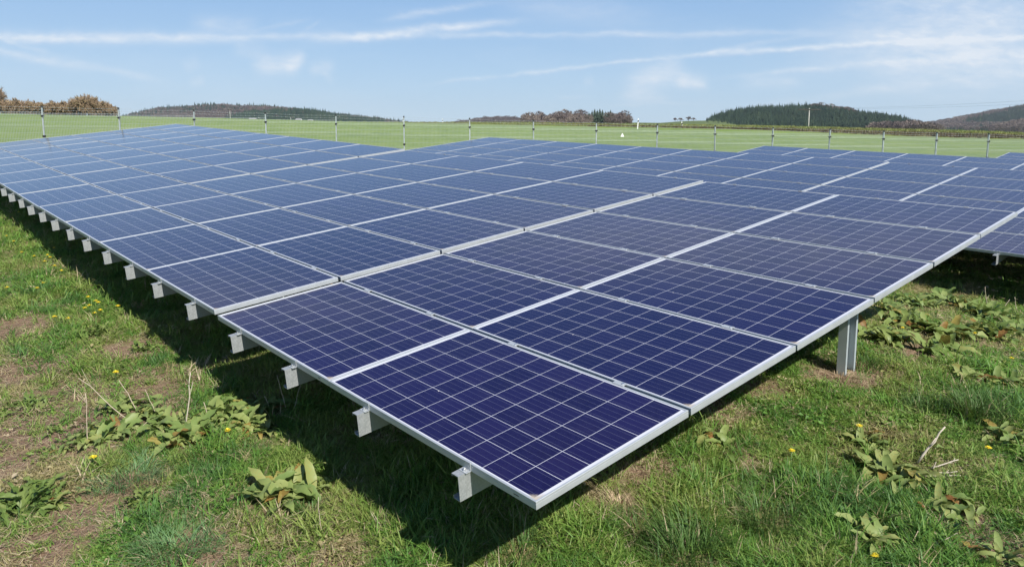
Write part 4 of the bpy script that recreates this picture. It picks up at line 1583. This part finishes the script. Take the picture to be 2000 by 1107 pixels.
def rosette(px, py, size, nl, lab, seed, cat='weed', group='jagged leaved weeds', tone=.5, name='weed_rosette', upright=1.0):
    x, y, z = hit(px, py)
    r = np.random.default_rng(seed)
    m = MB()
    CLEAR.append((x, y, size * .45))
    for i in range(nl):
        ln = size * r.uniform(.35, 1.0)
        off = size * .40
        leaf(m, r, (r.normal() * off * .6, r.normal() * off * .6, .0), r.uniform(0, 6.28), r.uniform(.3, 1.3) * upright, ln * .6, ln * .085, r.uniform(.5, 1.8),
             float(np.clip(r.normal(tone, .2), 0, 1)), 8, .2, True)
    o = link(name, m.mesh(name, M_ROSETTE))
    o.location = (x, y, z)
    tag(o, lab, cat, group)


rosette(45, 985, .34, 110, 'large bushy bright green weed at the left edge', 301)
rosette(285, 985, .20, 60, 'ferny green weed left of the big single dock', 302)
rosette(190, 655, .26, 70, 'bushy green weed under yellow dandelions near the shadow', 303)
rosette(290, 682, .24, 70, 'bushy green weed touching the shadow edge', 304)
rosette(245, 722, .18, 50, 'low green weed on pale soil behind the dock clump', 305)
rosette(185, 722, .14, 60, 'dark green weed tuft left of a yellow dandelion', 306)
rosette(60, 795, .26, 55, 'flat spreading green weed on bare soil at the left', 307)
rosette(110, 845, .16, 35, 'thin green weed beside the tiny round dock', 308)
rosette(1990, 730, .2, 40, 'green weed cut by the right edge above the tussock', 309)


def tussock(px, py, rad_, hgt, nb, lab, seed, tone, group='grass tussocks', lean=1.0, wdt=.0026):
    x, y, z = hit(px, py)
    r = np.random.default_rng(seed)
    m = MB()
    for _ in range(nb):
        a = r.uniform(0, 6.28)
        rr = rad_ * math.sqrt(r.uniform(0, 1)) * (.55 + .9 * float(vnoise(2 + 1.6 * math.cos(a), 2 + 1.6 * math.sin(a), seed)))
        b0 = Vector((math.cos(a) * rr, math.sin(a) * rr, 0))
        a2_ = a + r.normal(0, .9)
        hh = hgt * r.uniform(.35, 1.15) * max(.3, 1 - .45 * (rr / rad_) ** 2) * (.5 + float(vnoise(5 + b0.x * 16, 5 + b0.y * 16, seed + 3)))
        ln = lean * r.uniform(.3, 1.2)
        dv = Vector((math.cos(a2_), math.sin(a2_), 0))
        sd = Vector((-math.sin(a2_), math.cos(a2_), 0))
        vs = []
        for k in range(4):
            t_ = k / 4
            p = b0 + dv * (hh * ln * t_ ** 1.8) + Vector((0, 0, hh * (t_ - .3 * ln * t_ * t_)))
            ww = wdt * (1 - t_) ** .6
            vs += [p - sd * ww, p + sd * ww]
        vs.append(b0 + dv * (hh * ln) + Vector((0, 0, hh * (1 - .3 * ln))))
        m.add(vs, [(0, 1, 3, 2), (2, 3, 5, 4), (4, 5, 7, 6), (6, 7, 8)], 0, float(np.clip(r.normal(tone, .10), 0, 1)) if r.uniform() > .08 else float(r.uniform(.0, .35)))
    CLEAR.append((x, y, rad_ * .95))
    o = link('grass_tussock', m.mesh('grass_tussock', M_TUSSOCK))
    o.location = (x, y, z - .005)
    tag(o, lab, 'tussock', group)


tussock(258, 930, .20, .11, 800, 'blue green grass tussock right of a yellow dandelion', 401, .97, lean=1.5)
tussock(345, 1070, .23, .12, 950, 'blue green grass tussock at the bottom left', 402, .95, lean=1.5)
tussock(1905, 815, .15, .26, 620, 'tall dark green grass tussock at the right', 403, .58, lean=.95, wdt=.0036)
tussock(1800, 800, .14, .15, 300, 'green grass tussock left of the tall dark one', 404, .68)
tussock(1345, 1085, .20, .20, 720, 'lush dark grass tussock at the bottom, right of the shadow', 405, .62)
tussock(1490, 1010, .26, .17, 820, 'wide lush grass tussock in the right foreground', 406, .70)
tussock(1250, 1045, .16, .17, 420, 'lush grass tussock next to the straw nest', 407, .62)
tussock(1690, 715, .14, .14, 320, 'dark green grass tussock right of the steel post', 408, .56)
tussock(1212, 985, .10, .09, 420, 'nest of dry straw coloured grass on bare soil', 409, .08, lean=1.6)
tussock(1640, 735, .16, .07, 520, 'flat dry straw lying round the foot of the steel post', 410, .05, lean=1.9)
tussock(1650, 715, .05, .34, 26, 'tall dry grass leaning in the hollow of the steel post', 411, .1, lean=.3)
tussock(20, 1010, .16, .10, 300, 'pale green grass tussock at the left edge', 412, .85)
tussock(600, 1000, .14, .10, 320, 'green grass tussock right below the big single dock', 413, .72)
tussock(1010, 1085, .18, .17, 520, 'shaded grass tussock at the bottom below the panel corner', 414, .65)


def stalk(px, py, px2, py2, lab, mat, rad_=.004, side=0, seed=0, dy=0.0, name='dry_stalk', group='dry plant stalks'):
    """a dead stem from a point of the ground up to a point seen at the second pixel, at nearly the same distance"""
    x, y, z = hit(px, py)
    if mat is M_PALE:
        z += .025
    dr = ray(px2, py2)
    yy_ = y + dy
    top = Vector(dr * (yy_ / dr[1])) + Vector((0, 0, ZC))
    b0 = Vector((x, y, z - .01))
    r = np.random.default_rng(seed)
    m = MB()
    pts = []
    ln = (top - b0).length
    for k in range(6):
        t_ = k / 5
        c = b0.lerp(top, t_) + Vector((r.normal(), r.normal(), r.normal())) * ln * .012 * (0 if k in (0, 5) else 1)
        pts.append(c - b0)
    m.tube(pts, [rad_ * (1 - .09 * k) for k in range(6)], 6)
    for _ in range(side):
        t_ = r.uniform(.4, .95)
        c = pts[int(t_ * 5)]
        d2 = ((top - b0).normalized() + Vector((r.normal(), r.normal(), r.normal())) * .5).normalized()
        m.tube([c, c + d2 * ln * r.uniform(.12, .3)], [rad_ * .5, rad_ * .25], 5)
    o = link(name, m.mesh(name, mat, True))
    o.location = b0
    tag(o, lab, 'dry stalk', group)


for q_ in ((1800, 920), (1840, 925), (1860, 915)):
    CLEAR.append(hit(*q_)[:2] + (.13,))
stalk(363, 842, 372, 728, 'tallest pale dry stalk standing in the dock clump', M_PALE, .005, 3, 501)
stalk(262, 822, 153, 738, 'long slanting dry stalk behind the dock clump', M_STRAW, .0035, 1, 502)
stalk(270, 803, 232, 742, 'dry stalk leaning left over the dock clump', M_STRAW, .0035, 1, 503)
stalk(172, 868, 167, 768, 'thin upright dry stalk at the left end of the docks', M_STRAW, .0035, 2, 504)
stalk(308, 810, 283, 760, 'short dry stalk behind the tallest one', M_STRAW, .003, 0, 505)
stalk(412, 832, 398, 785, 'short pale stalk among the right docks', M_STRAW, .0035, 0, 506)
stalk(260, 842, 290, 822, 'fallen dry stalk lying on soil between two docks', M_STRAW, .0035, 0, 507)
stalk(200, 873, 240, 868, 'dry straw lying flat below the left docks', M_STRAW, .0035, 0, 508)
stalk(532, 806, 516, 772, 'bent dry stalk in the shade', M_STRAW, .0035, 0, 509)
stalk(562, 806, 541, 732, 'tall dry stalk in the shade under the table', M_STRAW, .003, 1, 510)
stalk(570, 808, 587, 752, 'thin grass stalk in the shade under a rail', M_STRAW, .0025, 0, 511)
stalk(628, 1050, 622, 970, 'thin reddish dry stalk below the big single dock', M_STRAW, .0025, 2, 512)
stalk(1792, 908, 1846, 833, 'thick bleached stalk rising to the right', M_PALE, .0078, 2, 513)
stalk(1838, 838, 1866, 862, 'broken tip of the bleached stalk hanging down', M_STRAW, .003, 0, 514)
stalk(1806, 934, 1876, 928, 'bleached stalk lying along the turf, lowest of the fan', M_PALE, 0.0050, 3, 515)
stalk(1818, 918, 1872, 897, 'bleached stalk of the fan pointing up right', M_PALE, 0.0046, 2, 516)
stalk(1822, 920, 1828, 902, 'short bleached stub in the middle of the fan', M_PALE, 0.0042, 1, 517)
stalk(1812, 930, 1870, 920, 'bleached stalk between the lowest and the raised one', M_PALE, 0.0040, 3, 518)
stalk(1525, 957, 1533, 956, 'short white straw on the turf in the right foreground', M_PALE, .004, 0, 519)
stalk(1930, 600, 1924, 560, 'dry stalk before the shade of the second row', M_STRAW, .005, 2, 520)
stalk(1958, 602, 1972, 585, 'leaning dry stalk before the shade of the second row', M_STRAW, .005, 1, 521)
stalk(1985, 607, 1982, 580, 'upright dry stalk before the shade at the right edge', M_STRAW, .005, 1, 522)
stalk(1680, 975, 1740, 955, 'dry stalk lying in the right turf below the red veined dock', M_STRAW, .0035, 1, 523)
stalk(1795, 1075, 1870, 1040, 'pale grass stalk lying at the bottom right', M_STRAW, .0035, 1, 524)


def dandelion_mesh(seed, hgt):
    r = np.random.default_rng(seed)
    m = MB()
    top = Vector((r.normal() * .02, r.normal() * .02, hgt))
    m.tube([(0, 0, 0), top * .5 + Vector((r.normal() * .006, 0, 0)), top], [.0028, .0024, .0024], 5, 1)
    m.tube([top - Vector((0, 0, .010)), top], [.004, .008], 7, 1)
    for ring, (nn, ln, z_) in enumerate(((16, .021, .002), (14, .015, .006), (10, .009, .009))):
        for k in range(nn):
            a = 6.283 * k / nn + ring * .2 + r.normal(0, .08)
            d_ = Vector((math.cos(a), math.sin(a), 0))
            s_ = Vector((-math.sin(a), math.cos(a), 0)) * .0028
            c = top + Vector((0, 0, z_ * .5))
            e_ = top + d_ * ln + Vector((0, 0, z_ + r.uniform(-.002, .003)))
            m.add([c, e_ - s_, e_ + s_], [(0, 1, 2)], 0)
    m.tube([top, top + Vector((0, 0, .006))], [.008, .004], 7, 0)
    for k in range(5):
        leaf(m, r, (0, 0, 0), r.uniform(0, 6.28), r.uniform(.2, .8), .07, .010, 1.0, None, 6, .1, True)
    nleaf = 5 * 12
    for j in range(len(m.m) - nleaf, len(m.m)):
        m.m[j] = 1
    return m.mesh('dandelion', [M_YELLOW, M_STEM])


DAN = [dandelion_mesh(i, h_) for i, h_ in enumerate((.07, .10, .055, .085, .12))]
DL = [(85, 415), (145, 505), (315, 548), (330, 590), (343, 620), (262, 680), (52, 700), (225, 742), (525, 790), (513, 825), (625, 800), (555, 840), (590, 838), (597, 852), (575, 868), (405, 892), (345, 925), (110, 255), (265, 540), (5, 285), (325, 490), (710, 825), (280, 512), (210, 515), (40, 390)]
DL = [(a / 3.076, 340 + b_ / 3.076) for a, b_ in DL] + [(183, 912), (430, 872), (227, 748)]
DL.sort(key=lambda q_: -q_[1])
DRR = sorted([(1922, 897), (1545, 908), (1975, 710), (1984, 695), (1705, 1104), (1762, 660), (1905, 665), (1858, 712), (1680, 860)], key=lambda q_: -q_[1])
for lst, side in ((DL, 'left'), (DRR, 'right')):
    for i, (px, py) in enumerate(lst):
        x, y, z = hit(px, py + 4)
        o = link('dandelion', DAN[(i * 3) % 5])
        o.location = (x, y, z)
        o.rotation_euler = (0, 0, i * 2.1)
        s = 1.1 if side == 'left' else .9
        o.scale = (s, s, s)
        tag(o, 'yellow dandelion in the %s turf, %s nearest to the viewer there' % (side, ORD[i]), 'dandelion', 'dandelions in the turf')

# ------------------------------------------------------------------ the turf itself, thinner where weeds stand
x, y, X, Y, rad = turf_points(420000, 77)
r = np.random.default_rng(78)
n_ = len(x)
bare_m = np.clip(blobs(x, y, BARE) * 1.05 * .8 + .9 * (fbm(x * 1.6, y * 1.6, 21) - .46) + .9 * (fbm(x * 6, y * 6, 4) - .5), 0, 1)
lush_m = np.clip(blobs(x, y, LUSH) + .5 * (fbm(x * .9, y * .9, 51) - .45), 0, 1)
shade = (X > -.6) & (Y > -1.0) & (Y < 2.2) & (X < 24)
right = X < -.2
lush_m = np.maximum(lush_m, np.where(shade, .45, 0))
dark_deep = (X > 1.5) & (Y > .9) & (Y < 5)
keep = r.uniform(0, 1, n_) < np.clip(1.0 - .93 * bare_m * np.where(right, .85, 1.0), .20, 1) * np.where(dark_deep, .4, 1)
kind = r.uniform(0, 1, n_)
idx = np.where(kind < .76, r.integers(0, 4, n_), np.where(kind < .86, r.integers(7, 10, n_), r.integers(10, 12, n_)))
idx = np.where((bare_m > .35) & (r.uniform(0, 1, n_) < .62), r.integers(10, 12, n_), idx)
longer = r.uniform(0, 1, n_) < lush_m * .42
idx = np.where(longer & (idx < 10), r.integers(4, 7, n_), idx)
patch = fbm(x * 1.7, y * 1.7, 61)
tint = .40 + .95 * (patch - .5) + .45 * (vnoise(x * 9, y * 9, 62) - .5) + r.normal(0, .12, n_) + .20 * lush_m + np.where(right, .10, .0)
tint = np.where(longer, np.clip(tint + .06, .35, .86), tint)
dead = r.uniform(0, 1, n_) < np.where(right, .03, .05) + .12 * bare_m
tint = np.where(dead, r.uniform(0, .18, n_), np.clip(tint, .16, .84))
tint = np.where(idx >= 10, r.uniform(0, .16, n_), tint)
scl = (r.uniform(.65, 1.25, n_)) * (1 + .05 * np.clip(rad - 4, 0, 14)) * np.where(right, 1.0, .9) * (.45 + 1.1 * fbm(x * 3.2, y * 3.2, 71))
cl = np.zeros(n_)
for (bx, by, r_) in CLEAR:
    cl = np.maximum(cl, np.exp(-(((x - bx) ** 2 + (y - by) ** 2) / r_ ** 2) ** 2))
keep &= r.uniform(0, 1, n_) > cl * .9
scl = scl * (1 - .35 * cl)
k = keep
scatter('grass', np.stack([x, y, height(x, y) - .004], 1)[k], r.uniform(0, 6.28, n_)[k], scl[k], tint[k], idx[k], C_GR,
        'short patchy turf of grass and small weeds around the solar tables', 'grass', tilt=r.normal(0, .24, (n_, 2))[k])


# ------------------------------------------------------------------ the air: a thin even haze over the whole valley
m = MB()
m.box(-3800, 3800, -3800, 3800, -16, 150)
M_HAZE = bpy.data.materials.new('haze')
M_HAZE.use_nodes = True
t = NT(M_HAZE.node_tree)
t.n.remove(t.n['Principled BSDF'])
pv = t.new('ShaderNodeVolumePrincipled')
pv.inputs['Color'].default_value = (0.86, 0.92, 1.0, 1)
pv.inputs['Density'].default_value = 0.00007
pv.inputs['Anisotropy'].default_value = 0.2
t.l.new(pv.outputs[0], t.n['Material Output'].inputs['Volume'])
hz = link('haze', m.mesh('haze', M_HAZE))
tag(hz, 'thin pale blue haze filling the air over the valley', 'haze', kind='stuff')
